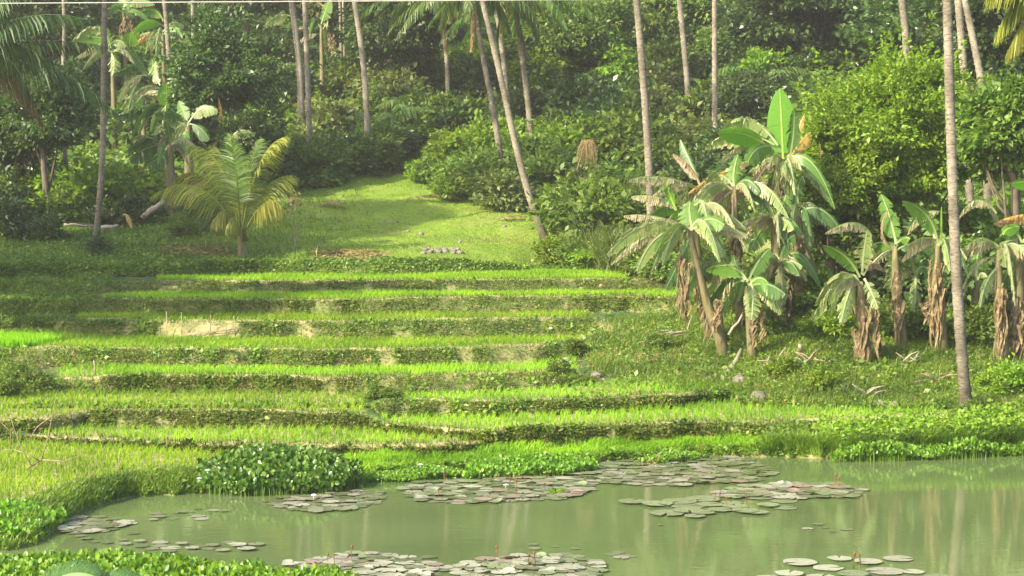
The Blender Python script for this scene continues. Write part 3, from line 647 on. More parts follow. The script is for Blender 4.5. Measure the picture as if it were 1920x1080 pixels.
for i, (pt, Y, w, lab) in enumerate(PL):
    fr = ()
    if i == 8:
        fr = [((822, -25), (830, 0), (836, 96), .8, 'frondd', 1.0), ((822, -25), (860, -15), (852, 60), .9, 'frondd', 1.0), ((822, -25), (850, -20), (842, 40), .8, 'frondy', 1.0), ((822, -30), (790, -30), (780, 10), .9, 'frond', 1.0)]
        palm(pt, Y, w, lab, P(815, -30, Y).z, fronds=fr)
    elif i == 9:
        fr = [((886, -20), (892, 0), (883, 95), .5, 'frondd', 1.0), ((886, -20), (930, -40), (958, 60), 1.0, 'frond', 1.0), ((886, -20), (850, -40), (862, 25), .9, 'frond', 1.0)]
        palm(pt, Y, w, lab, P(815, -25, Y).z, fronds=fr)
    elif i == 12:
        fr = [((964, -20), (990, -40), (1008, 75), 1.0, 'frond', 1.0), ((964, -20), (950, -35), (938, 60), 1.0, 'frondy', 1.0), ((964, -20), (975, 40), (984, 110), .9, 'frondd', 1.0), ((964, -20), (935, 0), (925, 110), .9, 'frond', 1.0)]
        palm(pt, Y, w, lab, P(815, -25, Y).z, fronds=fr)
    else: palm(pt, Y, w, lab, hi.get(i))
# top-left drooping palm (trunk just outside the picture) and top-right one
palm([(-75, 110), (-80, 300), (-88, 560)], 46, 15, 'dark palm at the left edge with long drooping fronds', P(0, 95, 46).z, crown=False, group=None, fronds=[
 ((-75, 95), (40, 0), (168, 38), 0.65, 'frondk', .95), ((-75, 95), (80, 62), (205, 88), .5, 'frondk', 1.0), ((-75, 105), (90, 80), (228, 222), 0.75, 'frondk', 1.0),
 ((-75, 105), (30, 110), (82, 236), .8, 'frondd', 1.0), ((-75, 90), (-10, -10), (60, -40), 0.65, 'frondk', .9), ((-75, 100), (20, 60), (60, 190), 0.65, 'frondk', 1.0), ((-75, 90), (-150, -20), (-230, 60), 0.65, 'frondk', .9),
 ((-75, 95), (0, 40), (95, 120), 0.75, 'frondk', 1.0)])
palm([(1985, -60), (1990, 300), (1995, 640)], 42, 18, 'palm at the right edge with yellow-green fronds hanging into view', P(0, -55, 42).z, crown=False, group=None, fronds=[
 ((1985, -55), (1920, -60), (1866, 70), 1.0, 'frondy', .9), ((1985, -55), (1930, 10), (1888, 100), .9, 'frondy', .8), ((1985, -55), (1900, -80), (1850, -5), 1.0, 'frondy', .8), ((1985, -55), (2050, -60), (2090, 60), 1.0, 'frondy', .9), ((1985, -55), (1960, 0), (1925, 130), .9, 'frond', .9)])
# young coconut palm on the terrace brow
Yy = 57.2; yb = ground(457, Yy)
yr = thing('young_coconut_palm', 'young coconut palm with yellow-green fronds on the brow above the terraces', 'palm tree', yb)
mb = MB(); tp = [P(457, 500, Yy) - yb, P(456, 480, Yy) - yb, P(453, 460, Yy) - yb, P(451, 440, Yy) - yb]; tp[0].z = -.1
mb.tube(tp, [.2, .16, .13, .09], 9)
for i in range(7):
    a = i * .9; mb.tube([(.1 * math.cos(a), .1 * math.sin(a), .5), (.05 * math.cos(a) - .05, .05 * math.sin(a), 1.0)], [.03, .012], 4)
obj('trunk', mb.mesh(M['stem'], 'young_trunk', True), yr)
yf = [((450, 448), (385, 300), (284, 368), .95, 'frondy', .8), ((450, 448), (395, 285), (328, 335), .9, 'frondy', .8), ((450, 445), (425, 270), (352, 272), .9, 'frondy', .75), ((451, 445), (447, 330), (432, 252), .75, 'frond', .3),
      ((452, 445), (462, 320), (486, 262), .8, 'frond', .4), ((452, 445), (478, 262), (540, 256), .85, 'frondy', .6), ((453, 445), (490, 320), (556, 330), .9, 'frondy', .75), ((453, 448), (500, 340), (532, 395), .85, 'frondy', .9),
      ((449, 448), (425, 360), (398, 420), .8, 'frondy', .9), ((449, 448), (405, 350), (352, 400), .85, 'frond', .9), ((452, 445), (455, 370), (470, 300), .6, 'frondy', .3), ((451, 448), (440, 380), (425, 430), .6, 'frondy', 1.0), ((452, 445), (440, 310), (400, 272), .8, 'frondy', .5)]
for i, (a, b, c, ll, mt, h) in enumerate(yf):
    yo = [-.4, .5, .2, -.3, .4, -.2, .3, -.6, -.7, .6, 0, -.9, .9][i]
    obj('frond', frondmesh(P(*a, Yy) - yb, P(*b, Yy + yo) - yb, P(*c, Yy + 1.6 * yo) - yb, ll * 1.0, M[mt], i, h, 60, wd=.035, r=.03, start=.28), yr)

# ------------------------------------------------------------------ bananas
def bananaleaf(a, b, c, width, mat, seed=0, phi=.3, droop=.3, tear=.25, n=30, petiole=.12):
    """a..c midrib bezier, width in m, phi turns the blade from facing the viewer (0) to edge-on (1.57)"""
    g = random.Random(seed); N_ = n + 1; pts = bez(a, b, c, N_); V = []; Q = []; UV = []
    def quad(vs, uvs):
        i = len(V); V.extend(vs); UV.extend(uvs); Q.append((i, i + 1, i + 2, i + 3))
    yd = Vector((0, 1, 0)); gap = 0; dr = [droop, droop]
    prof = lambda t: max(.0, math.sin(math.pi * min(1, max(0, (t - petiole) / (1 - petiole))) ** .75)) ** .55
    off = [1, 1]; curd = [0, 0]
    for i in range(n):
        t0 = i / n; t1 = (i + 1) / n
        p0, p1 = pts[i], pts[i + 1]; tg = (p1 - p0).normalized(); sd = tg.cross(yd)
        if sd.length < .1: sd = Vector((1, 0, 0))
        sd.normalize(); S_ = (sd * math.cos(phi) + yd * math.sin(phi)).normalized(); nrm = tg.cross(S_)
        # midrib
        r0 = .028 * (1 - .75 * t0); r1 = .028 * (1 - .75 * t1)
        quad([p0 - S_ * r0 - yd * .012, p0 + S_ * r0 - yd * .012, p1 + S_ * r1 - yd * .012, p1 - S_ * r1 - yd * .012], [(0, t0), (0, t0), (0, t1), (0, t1)])
        if t0 < petiole: continue
        for k, s in enumerate((-1, 1)):
            if g.random() < tear: gap = g.uniform(.12, .4); curd[k] = g.uniform(-.12, .35)
            else: gap = 0
            d_ = max(0, dr[k] + curd[k] * (tear * 2.2)); w0 = width / 2 * prof(t0) * (1 if tear < .3 else g.uniform(.8, 1.1)); w1 = width / 2 * prof(t1 if gap == 0 else t0 + .01) * (1 if tear < .3 else g.uniform(.8, 1.1))
            e0 = p0 + (p1 - p0) * (gap * .5 if tear > .1 else 0)
            sk = tg * .28
            def out(w, f):   # point at fraction f of the half width
                an = d_ * (.35 + 1.1 * f)
                h = S_ * s * math.cos(min(an, 1.5)) + Vector((0, 0, -1)) * math.sin(min(an, 1.5)) + sk
                return h * w * f
            prev0, prev1 = e0, p1
            for f0, f1 in ((0, .35), (.35, .7), (.7, 1)):
                q0 = e0 + out(w0, f1) + tg * (gap * .02 * f1); q1 = p1 + out(w1, f1) - (p1 - p0) * gap * f1 * .8
                quad([prev0, q0, q1, prev1] if s > 0 else [prev1, q1, q0, prev0], [(f0, t0), (f1, t0), (f1, t1), (f0, t1)] if s > 0 else [(f0, t1), (f1, t1), (f1, t0), (f0, t0)])
                prev0, prev1 = q0, q1
    me = mk([tuple(v) for v in V], Q, mat, 'banana_leaf', False)
    uv = me.uv_layers.new(name='UVMap'); uvs = np.array(UV, np.float32)
    vi = np.zeros(len(me.loops), np.int32); me.loops.foreach_get('vertex_index', vi); uv.data.foreach_set('uv', uvs[vi].ravel())
    return me
STY = {'g': ('bg', .3, .3, ''), 'b': ('bb', .2, .1, ''), 'k': ('bd', .45, .35, ''), 'p': ('bp', .4, .5, ''), 'l': ('bp', .15, .6, ''), 't': ('bt', .95, .8, 'tattered leaf with browned edges'),
       'y': ('by', .7, .6, 'yellowed leaf'), 'x': ('bx', 1.1, .8, 'dead brown leaf'), 'h': ('bg', .1, .45, '')}
def skirt(a, b, w, seed, n=26):
    """curtain of dead leaves hanging down a stem between two points"""
    g = random.Random(seed); V = []; Q = []
    for i in range(n):
        t = g.random() * .75; p = a.lerp(b, t) + Vector((g.gauss(0, .5) * w * .42, g.uniform(-1, .5) * w * .4, 0)); L_ = (a - b).length * g.uniform(.2, .5)
        x = g.uniform(.02, .06); an = g.uniform(-1, 1); sx = Vector((math.cos(an), math.sin(an) * .7, 0)) * x
        k0 = len(V); m = 4
        for j in range(m + 1):
            f = j / m; c = p + Vector((math.sin(f * 5 + i) * .04, math.cos(f * 4 + i) * .03, -L_ * f)); ww = (1 - abs(f - .4)) * (1 - .6 * f) * (.7 + .6 * ((i * 7 + j * 5) % 4) / 3)
            V.append(c - sx * ww + Vector((0, .02, 0))); V.append(c + sx * ww)
        for j in range(m): Q.append((k0 + 2 * j, k0 + 2 * j + 1, k0 + 2 * j + 3, k0 + 2 * j + 2))
    return mk([tuple(v) for v in V], Q, M['dead'], 'dead_skirt', True)
def banana(label, base, top, Y, leaves, r=.11, sk=None, group='banana plants on the right bank', extra=()):
    g0 = ground(base[0], Y); B = P(*base, Y); B.z = g0.z
    root = thing('banana_plant', label, 'banana plant', B, group); g = random.Random(int(base[0] * 3 + top[1]))
    tp = P(*top, Y) - B; mb = MB(); pts = [Vector((0, 0, -.15))] + [tp * t + Vector((0, .05 * math.sin(t * 3), 0)) + Vector((tp.x * .12 * math.sin(t * 3.14), 0, 0)) for t in (.15, .4, .65, .85, 1)]
    mb.tube(pts, [r * 1.25, r * 1.15, r, r * .85, r * .7, r * .45], 10); obj('pseudostem', mb.mesh(M['stem'], 'stem', True), root)
    for i, lf in enumerate(leaves):
        st, a, b, c, w = lf[:5]; mt, dr, te, lb = STY[st]; phi = lf[5] if len(lf) > 5 else {'t': 1.0, 'x': .9, 'y': .7}.get(st, .25)
        yo = g.uniform(-.7, .5)
        me = bananaleaf(P(*a, Y) - B, P(*b, Y + yo * .5) - B, P(*c, Y + yo) - B, w, M[mt], g.randrange(9999), phi, dr, te)
        o = obj('leaf' if st != 'x' else 'dead_leaf', me, root)
        if lb: o['label'] = lb
    # further leaves all round the crown, mostly behind and in front
    for i in range(7 if group == 'banana plants in the left woodland' else (13 if base[0] < 1500 or base[0] > 1540 and base[0] < 1550 else (6 if len(leaves) > 4 else 1))):
        az = g.uniform(0, 6.28); L = g.uniform(1.0, 1.7) * (1.2 if Y > 60 else (1.05 if len(leaves) > 6 else .8)); h = g.uniform(.1, .5); d = Vector((math.cos(az) * .75, math.sin(az), 0))
        st = g.choice(['k', 't', 'p', 't', 'p', 't', 'g', 'x']); mt, dr, te, lb = STY[st]
        me = bananaleaf(tp - Vector((0, 0, .1)), tp + d * L * .5 + Vector((0, 0, L * h)), tp + d * L + Vector((0, 0, -L * g.uniform(.1, .7))), g.uniform(.34, .5), M[mt], g.randrange(9999), g.uniform(.3, 1.1), dr, te)
        o = obj('leaf' if st != 'x' else 'dead_leaf', me, root)
        if lb: o['label'] = lb
    for i, (a, b, w) in enumerate(sk or ()):
        obj('dead_leaf_skirt', skirt(P(*a, Y - .1) - B, P(*b, Y - .2) - B, w, g.randrange(999), int(16 + w * 36)), root)
    return root
banana('left banana plant with long leaves arching over the top paddies', (1364, 636), (1292, 425), 41.5, [
 ('p', (1290, 430), (1215, 385), (1138, 478), .46, .35), ('t', (1288, 432), (1215, 415), (1146, 494), .42), ('p', (1285, 432), (1225, 420), (1194, 508), .42, .1), ('t', (1292, 432), (1255, 415), (1222, 508), .4, .4),
 ('k', (1292, 445), (1280, 480), (1248, 542), .5, .1), ('g', (1298, 430), (1290, 400), (1294, 378), .6, .1), ('g', (1300, 432), (1325, 395), (1358, 422), .55, .5), ('g', (1296, 430), (1310, 400), (1330, 430), .5, .2),
 ('t', (1295, 428), (1225, 395), (1170, 404), .4), ('x', (1275, 420), (1272, 440), (1272, 480), .25)], sk=[((1278, 470), (1284, 612), .35), ((1345, 560), (1340, 620), .3)])
banana('banana plant whose torn pale leaves cross the tall grey palm trunk', (1334, 606), (1302, 400), 43, [
 ('t', (1308, 352), (1235, 318), (1180, 337), .42), ('t', (1300, 352), (1262, 335), (1224, 366), .38), ('t', (1285, 395), (1235, 358), (1184, 368), .42), ('k', (1312, 345), (1292, 300), (1276, 262), .4, .2), ('x', (1312, 345), (1290, 300), (1262, 288), .4),
 ('b', (1268, 395), (1252, 360), (1248, 332), .2, .3), ('g', (1290, 395), (1310, 370), (1340, 392), .4), ('k', (1300, 398), (1330, 400), (1345, 440), .45)], sk=[((1300, 480), (1320, 600), .25)])
banana('tallest banana plant with a broad upright leaf beside the bright leafy tree', (1546, 552), (1468, 305), 44.5, [
 ('b', (1468, 305), (1466, 235), (1462, 166), .72, .05), ('k', (1480, 300), (1492, 240), (1488, 205), .5, .4), ('y', (1474, 312), (1488, 265), (1508, 215), .4, .4), ('y', (1480, 300), (1500, 262), (1520, 248), .45, .3),
 ('p', (1458, 272), (1400, 190), (1354, 243), .5, .6), ('p', (1452, 272), (1382, 228), (1322, 276), .5, .6), ('b', (1440, 275), (1395, 240), (1346, 250), .5, .5), ('g', (1455, 275), (1415, 265), (1402, 306), .55, .2),
 ('t', (1420, 298), (1368, 300), (1338, 364), .5), ('y', (1405, 305), (1340, 320), (1290, 362), .45, .9), ('y', (1440, 335), (1380, 345), (1358, 402), .4, .9), ('l', (1434, 338), (1432, 370), (1428, 402), .35, .2),
 ('g', (1462, 305), (1470, 360), (1479, 402), .45, .1), ('k', (1458, 305), (1448, 340), (1445, 375), .5, .2), ('t', (1400, 270), (1375, 275), (1352, 302), .3)], r=.15, sk=[((1460, 320), (1466, 440), .4)])
banana('banana plant with a dark stem and one green leaf hanging left', (1478, 512), (1452, 410), 43.4, [
 ('g', (1452, 406), (1425, 420), (1406, 474), .48, .15), ('t', (1442, 405), (1390, 400), (1362, 452), .42), ('t', (1440, 410), (1405, 425), (1370, 470), .35), ('l', (1485, 400), (1488, 420), (1484, 440), .35, .2), ('g', (1456, 405), (1470, 380), (1474, 365), .4)],
 r=.16, sk=[((1460, 470), (1462, 605), .5), ((1490, 440), (1500, 560), .3)])
banana('small banana plant with one ladder-cut leaf hanging low', (1412, 640), (1402, 530), 41, [
 ('g', (1402, 528), (1375, 482), (1324, 506), .42, .45), ('l', (1408, 522), (1414, 558), (1409, 600), .42, .05), ('b', (1410, 522), (1424, 525), (1430, 550), .4, .1), ('k', (1404, 525), (1422, 482), (1445, 465), .4, .4),
 ('y', (1400, 532), (1372, 545), (1355, 594), .12, .5), ('g', (1396, 525), (1378, 500), (1375, 478), .35, .3)], r=.09, sk=[((1412, 590), (1412, 655), .18), ((1428, 575), (1432, 640), .12)])
banana('banana plant on the bank with two leaves spread down to the left', (1626, 668), (1614, 528), 40.3, [
 ('g', (1612, 520), (1590, 470), (1543, 460), .36, .55), ('p', (1606, 518), (1560, 525), (1522, 600), .42, .35), ('p', (1606, 518), (1588, 545), (1577, 604), .46, .02), ('l', (1616, 515), (1618, 470), (1626, 432), .45, .3),
 ('l', (1620, 522), (1634, 545), (1646, 578), .32, .2), ('t', (1618, 516), (1650, 470), (1672, 468), .36), ('x', (1622, 505), (1640, 480), (1656, 505), .3)], sk=[((1610, 545), (1615, 690), .5), ((1640, 560), (1645, 665), .2)])
banana('banana plant with an upright leaf and a folded dead leaf at its top', (1692, 640), (1678, 462), 41.2, [
 ('g', (1680, 458), (1672, 410), (1652, 364), .46, .2), ('x', (1668, 465), (1640, 430), (1665, 392), .3), ('l', (1678, 462), (1680, 495), (1669, 541), .48, .03), ('t', (1634, 442), (1610, 395), (1548, 436), .42, 1.1),
 ('g', (1682, 455), (1698, 440), (1706, 448), .3, .4), ('l', (1632, 440), (1634, 465), (1625, 500), .4, .4)], sk=[((1684, 500), (1688, 630), .32)])
banana('banana plant with a thin spear leaf left of the foreground palm', (1768, 655), (1758, 450), 41, [
 ('g', (1756, 448), (1748, 392), (1692, 377), .42, .5), ('t', (1774, 400), (1722, 380), (1702, 438), .42, 1.1), ('b', (1764, 448), (1765, 420), (1765, 388), .06, .2), ('l', (1758, 448), (1764, 490), (1750, 538), .52, .02), ('g', (1752, 448), (1748, 420), (1742, 405), .5, .3),
 ('t', (1752, 448), (1725, 440), (1700, 462), .35)], sk=[((1758, 480), (1756, 655), .42), ((1735, 560), (1738, 600), .2)])
banana('banana plant right of the foreground palm with torn arching leaves', (1882, 668), (1872, 462), 40.5, [
 ('g', (1872, 462), (1838, 430), (1797, 478), .38, .9), ('t', (1866, 484), (1822, 475), (1803, 547), .22, .6), ('t', (1868, 400), (1830, 345), (1797, 408), .36, 1.0), ('t', (1848, 374), (1862, 385), (1872, 415), .3, .5), ('l', (1876, 455), (1884, 470), (1886, 502), .36, .3),
 ('p', (1876, 498), (1845, 515), (1838, 576), .34, .3), ('g', (1892, 498), (1888, 520), (1870, 540), .3, .1), ('b', (1880, 440), (1885, 425), (1912, 425), .3, .5)], sk=[((1875, 530), (1878, 672), .32)])
banana('banana plant at the right edge with a yellowed leaf on top', (1912, 672), (1914, 460), 40.8, [
 ('y', (1950, 405), (1910, 395), (1864, 418), .4, 1.0), ('l', (1906, 464), (1908, 500), (1912, 537), .48, .03), ('g', (1916, 455), (1900, 420), (1876, 432), .35, .5), ('b', (1950, 350), (1925, 335), (1896, 345), .3, .4), ('g', (1916, 455), (1940, 420), (1975, 450), .45, .3), ('y', (1925, 480), (1922, 540), (1918, 590), .2, .2)], sk=[((1900, 540), (1902, 678), .35), ((1920, 560), (1918, 680), .3)])
banana('banana plant in the thick of the left cluster, dark stemmed', (1392, 600), (1376, 352), 43.8, [
 ('t', (1376, 352), (1330, 330), (1296, 385), .45), ('p', (1376, 352), (1350, 310), (1322, 340), .45, .6), ('x', (1376, 352), (1362, 380), (1352, 440), .4), ('k', (1378, 352), (1400, 320), (1425, 360), .5), ('g', (1376, 352), (1372, 320), (1384, 290), .45, .2), ('t', (1378, 356), (1400, 370), (1408, 420), .42), ('p', (1374, 356), (1340, 380), (1326, 430), .42, .5)], sk=[((1380, 420), (1388, 590), .35)])
banana('banana plant against the bright tree with drooping torn leaves', (1505, 585), (1498, 392), 44, [
 ('t', (1498, 392), (1520, 360), (1545, 410), .4), ('x', (1498, 394), (1485, 400), (1478, 470), .35), ('p', (1498, 392), (1515, 400), (1520, 470), .4, .3), ('k', (1498, 392), (1490, 350), (1505, 330), .4, .3), ('t', (1496, 394), (1470, 380), (1448, 430), .4)], sk=[((1500, 430), (1504, 580), .35)])
banana('low banana sucker between the leaning left stems', (1352, 600), (1346, 500), 42.6, [
 ('t', (1346, 500), (1325, 460), (1300, 520), .4), ('p', (1346, 500), (1360, 450), (1372, 520), .42, .3), ('l', (1346, 500), (1345, 530), (1338, 575), .36, .1), ('t', (1346, 500), (1370, 470), (1392, 540), .36), ('g', (1346, 500), (1340, 460), (1348, 430), .4, .2)], r=.08)
banana('low banana sucker before the dark banana stems', (1470, 590), (1462, 490), 42.8, [
 ('p', (1462, 490), (1440, 450), (1424, 515), .42, .4), ('t', (1462, 490), (1485, 450), (1512, 525), .4), ('l', (1462, 490), (1468, 520), (1466, 572), .38, .1), ('k', (1462, 490), (1470, 450), (1490, 440), .4, .3), ('t', (1462, 490), (1445, 470), (1438, 545), .36)], r=.08)
banana('low banana sucker in the gap between the right bank plants', (1722, 610), (1716, 515), 42, [
 ('t', (1716, 515), (1700, 480), (1684, 540), .36), ('g', (1716, 515), (1730, 480), (1750, 525), .38, .4), ('l', (1716, 515), (1718, 540), (1714, 585), .34, .1), ('p', (1716, 515), (1705, 470), (1700, 450), .36, .3)], r=.07)
banana('low banana sucker just right of the foreground palm trunk', (1838, 615), (1832, 525), 41.8, [
 ('t', (1832, 525), (1820, 490), (1804, 560), .34), ('p', (1832, 525), (1845, 490), (1862, 550), .38, .4), ('l', (1832, 525), (1834, 550), (1830, 595), .32, .1), ('g', (1832, 525), (1828, 490), (1836, 468), .36, .2)], r=.07)
banana('bare-stemmed banana behind the others, hung with brown leaves', (1530, 560), (1490, 440), 46, [('k', (1490, 440), (1475, 420), (1460, 430), .35), ('x', (1490, 440), (1500, 460), (1503, 500), .3)], r=.14, sk=[((1495, 470), (1500, 560), .3)])
banana('small banana shoot in the shade under the bright leafy tree', (1738, 630), (1732, 580), 43, [('g', (1732, 580), (1720, 560), (1692, 605), .3), ('g', (1732, 580), (1735, 560), (1752, 558), .3), ('k', (1732, 580), (1710, 545), (1694, 548), .28)], r=.06)
banana('single broad banana leaf sprouting right of the foreground palm base', (1846, 752), (1846, 748), 38.3, [('b', (1846, 750), (1850, 730), (1862, 708), .5, .1)], r=.04)
# left forest bananas
GL = 'banana plants in the left woodland'
banana('large banana plant behind the young palm with bluish drooping leaves', (322, 416), (318, 270), 66, [
 ('k', (312, 268), (280, 238), (240, 285), .7, .6), ('k', (310, 272), (270, 270), (243, 302), .7, .4), ('p', (306, 268), (275, 248), (245, 258), .4, .8), ('b', (345, 275), (347, 262), (348, 245), .35, .1), ('k', (322, 270), (350, 240), (362, 290), .7, .3), ('k', (318, 275), (300, 300), (270, 310), .7, .5),
 ('p', (318, 310), (318, 325), (316, 345), .45, .1), ('k', (320, 270), (318, 245), (310, 225), .6, .3), ('x', (322, 275), (335, 260), (345, 285), .5)], r=.18, sk=[((320, 360), (322, 418), .5)], group=GL)
banana('banana plant with a dry upright yellow leaf and a white-backed leaf at right', (356, 414), (352, 235), 68, [
 ('p', (352, 232), (385, 180), (408, 210), .6, .4), ('k', (350, 232), (330, 200), (290, 215), .6, .5), ('y', (418, 228), (414, 210), (410, 184), .22, .2), ('p', (430, 262), (450, 232), (478, 252), .5, .5), ('x', (432, 262), (450, 240), (468, 222), .3), ('p', (352, 235), (352, 215), (345, 250), .6, .2),
 ('k', (354, 232), (380, 235), (392, 262), .6, .4), ('g', (352, 230), (345, 205), (335, 190), .6, .3)], r=.17, sk=[((354, 365), (357, 416), .5)], group=GL)
banana('banana plant with a bright upright leaf below the sunlit palm trunk', (318, 290), (312, 205), 72, [
 ('b', (312, 206), (314, 180), (312, 156), .75, .05), ('k', (308, 206), (280, 185), (250, 215), .6, .5), ('p', (300, 160), (290, 140), (292, 115), .5, .3), ('p', (308, 170), (320, 150), (325, 130), .4, .5), ('k', (305, 200), (270, 195), (222, 215), .7, .6), ('t', (300, 165), (270, 150), (246, 185), .5), ('k', (312, 205), (335, 190), (350, 215), .6)], group=GL)
banana('banana plant with feathery split leaves over the left bright bush', (270, 270), (268, 175), 74, [
 ('k', (275, 142), (245, 118), (212, 140), .5, .7), ('p', (275, 142), (240, 135), (222, 192), .6, .4), ('t', (272, 142), (250, 140), (230, 175), .5), ('k', (278, 140), (258, 118), (232, 122), .5, .5), ('g', (268, 175), (262, 190), (240, 205), .5), ('g', (278, 140), (290, 128), (285, 110), .5)], group=GL)
banana('highest banana plant in the left woodland with yellow-green arches', (312, 180), (305, 62), 79, [
 ('b', (308, 50), (280, 28), (252, 60), .5, .7), ('g', (306, 40), (295, 8), (266, 22), .6, .6), ('b', (244, 88), (242, 75), (246, 60), .7, .05), ('p', (300, 55), (280, 60), (278, 82), .6, .3), ('y', (300, 60), (270, 60), (252, 85), .4, .6), ('p', (300, 78), (270, 88), (285, 90), .4), ('p', (305, 60), (325, 30), (345, 50), .5)], group=GL)
banana('banana plant half hidden behind the left palm trunk', (215, 200), (210, 95), 78, [
 ('p', (205, 85), (225, 65), (236, 88), .5, .4), ('p', (200, 60), (175, 35), (135, 80), .7, .6), ('p', (208, 100), (218, 110), (212, 140), .6, .1), ('g', (205, 80), (180, 60), (150, 78), .5, .5), ('g', (208, 90), (200, 60), (190, 45), .5)], group=GL)
banana('banana plant above it with hanging pale leaves', (240, 120), (232, 20), 84, [
 ('g', (232, 15), (240, -5), (248, 35), .6, .3), ('p', (232, 15), (250, -10), (290, 8), .5, .6), ('b', (232, 15), (225, 0), (210, 20), .5), ('g', (232, 18), (232, 0), (235, -20), .6)], sk=[((238, 25), (240, 68), .8)], group=GL)
banana('banana plant between the two left-centre palm trunks', (605, 120), (602, 45), 88, [
 ('p', (605, 55), (622, 30), (600, 58), .5, .3), ('g', (600, 50), (582, 30), (575, 50), .5), ('t', (600, 65), (575, 58), (560, 80), .5), ('g', (602, 45), (610, 20), (620, -5), .6, .3), ('p', (545, 30), (520, 20), (495, 50), .6, .4), ('y', (612, 55), (622, 10), (590, 2), .12, .4)], sk=[((620, 60), (622, 100), .4)], group=GL)
# small yellow-green palm seedling
def understory(px, Y, n, L, mt, label, seed):
    b = ground(px, Y); r = thing('palm_seedling', label, 'palm tree', b, 'low palms in the understorey'); g = random.Random(seed)
    for i in range(n):
        az = i * 2.4 + g.random(); d = Vector((math.cos(az), math.sin(az), 0)); el = g.uniform(.5, 1.2)
        obj('frond', frondmesh((0, 0, .1), d * L * .4 * math.cos(el) + Vector((0, 0, L * .8 * math.sin(el))), d * L * .8 + Vector((0, 0, L * .35)), L * .28, M[mt], seed * 20 + i, .5, 30, wd=.06), r)
understory(540, 76, 7, 2.6, 'frondy', 'yellow-green palm seedling left of the straight pale trunk', 3)
us = [(720, 80, 9, 3.2, 'frond', 'feathery low palm at the left of the dark thicket'), (790, 82, 9, 3.4, 'frond', 'feathery low palm in the middle of the dark thicket'), (850, 81, 9, 3.0, 'frond', 'feathery low palm just left of the leaning trunks'),
      (755, 90, 9, 3.6, 'frond', 'feathery palm deep in the dark thicket'), (840, 94, 9, 3.6, 'bright', 'light green fan of fronds below the hanging dead fronds'), (1420, 80, 8, 3.0, 'frond', 'low palm in shade above the big banana plant'), (650, 84, 8, 3, 'frondy', 'low palm right of the thin pale pair')]
for i, u in enumerate(us): understory(*u, 40 + i)

# ------------------------------------------------------------------ trees
def tree(label, px, Y, zc_py, rx, rz, tone, nl, leaf, seed, lumps=34, trunk_r=.12, hollow=.5, droop=.45, grp=None, name='broadleaf_tree', lump=.33, tb='bark_dark'):
    b = ground(px, Y); cz = P(px, zc_py, Y).z - b.z
    root = thing(name, label, 'tree', b, grp)
    me, lc = crownmesh(M[tone], rx, rx * .85, rz, nl, leaf, lumps, droop, seed, hollow, lump=lump)
    off = cz - rz * .82
    obj('crown', me, root, (0, 0, off))
    lc = lc + np.array([[0, 0, off]])
    obj('trunk', branchy(max(cz, .8), trunk_r, lc, M[tb], 12, seed=seed), root)
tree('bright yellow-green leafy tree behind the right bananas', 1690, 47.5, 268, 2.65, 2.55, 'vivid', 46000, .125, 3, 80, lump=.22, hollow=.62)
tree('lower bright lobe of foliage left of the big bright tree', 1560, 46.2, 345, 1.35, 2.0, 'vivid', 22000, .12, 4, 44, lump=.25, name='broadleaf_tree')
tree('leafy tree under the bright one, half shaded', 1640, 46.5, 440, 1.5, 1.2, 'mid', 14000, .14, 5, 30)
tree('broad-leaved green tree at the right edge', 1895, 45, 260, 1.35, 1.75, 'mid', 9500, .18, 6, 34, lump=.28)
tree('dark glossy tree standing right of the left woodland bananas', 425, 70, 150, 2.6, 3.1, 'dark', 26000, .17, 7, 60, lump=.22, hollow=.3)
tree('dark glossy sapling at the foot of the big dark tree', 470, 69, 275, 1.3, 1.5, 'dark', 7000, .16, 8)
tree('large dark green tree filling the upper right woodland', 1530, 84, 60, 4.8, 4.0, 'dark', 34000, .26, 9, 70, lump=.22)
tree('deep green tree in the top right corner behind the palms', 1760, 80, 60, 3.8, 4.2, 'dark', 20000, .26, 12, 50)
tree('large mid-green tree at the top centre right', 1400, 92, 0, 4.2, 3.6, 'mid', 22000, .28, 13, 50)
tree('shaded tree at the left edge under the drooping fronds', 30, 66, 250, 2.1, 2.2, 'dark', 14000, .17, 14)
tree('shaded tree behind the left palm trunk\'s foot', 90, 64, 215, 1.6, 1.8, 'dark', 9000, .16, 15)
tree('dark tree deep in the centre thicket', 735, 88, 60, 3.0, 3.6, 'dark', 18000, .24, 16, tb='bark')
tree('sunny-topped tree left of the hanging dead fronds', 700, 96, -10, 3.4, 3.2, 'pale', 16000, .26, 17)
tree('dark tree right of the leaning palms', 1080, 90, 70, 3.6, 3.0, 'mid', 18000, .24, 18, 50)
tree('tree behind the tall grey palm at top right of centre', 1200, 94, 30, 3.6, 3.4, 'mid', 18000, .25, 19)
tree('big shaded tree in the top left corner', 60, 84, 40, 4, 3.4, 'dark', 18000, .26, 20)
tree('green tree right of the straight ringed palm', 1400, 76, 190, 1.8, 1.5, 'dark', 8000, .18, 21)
tree('thin shrubby tree between the right trunks', 1860, 62, 60, 2.2, 2.6, 'dark', 11000, .22, 22)
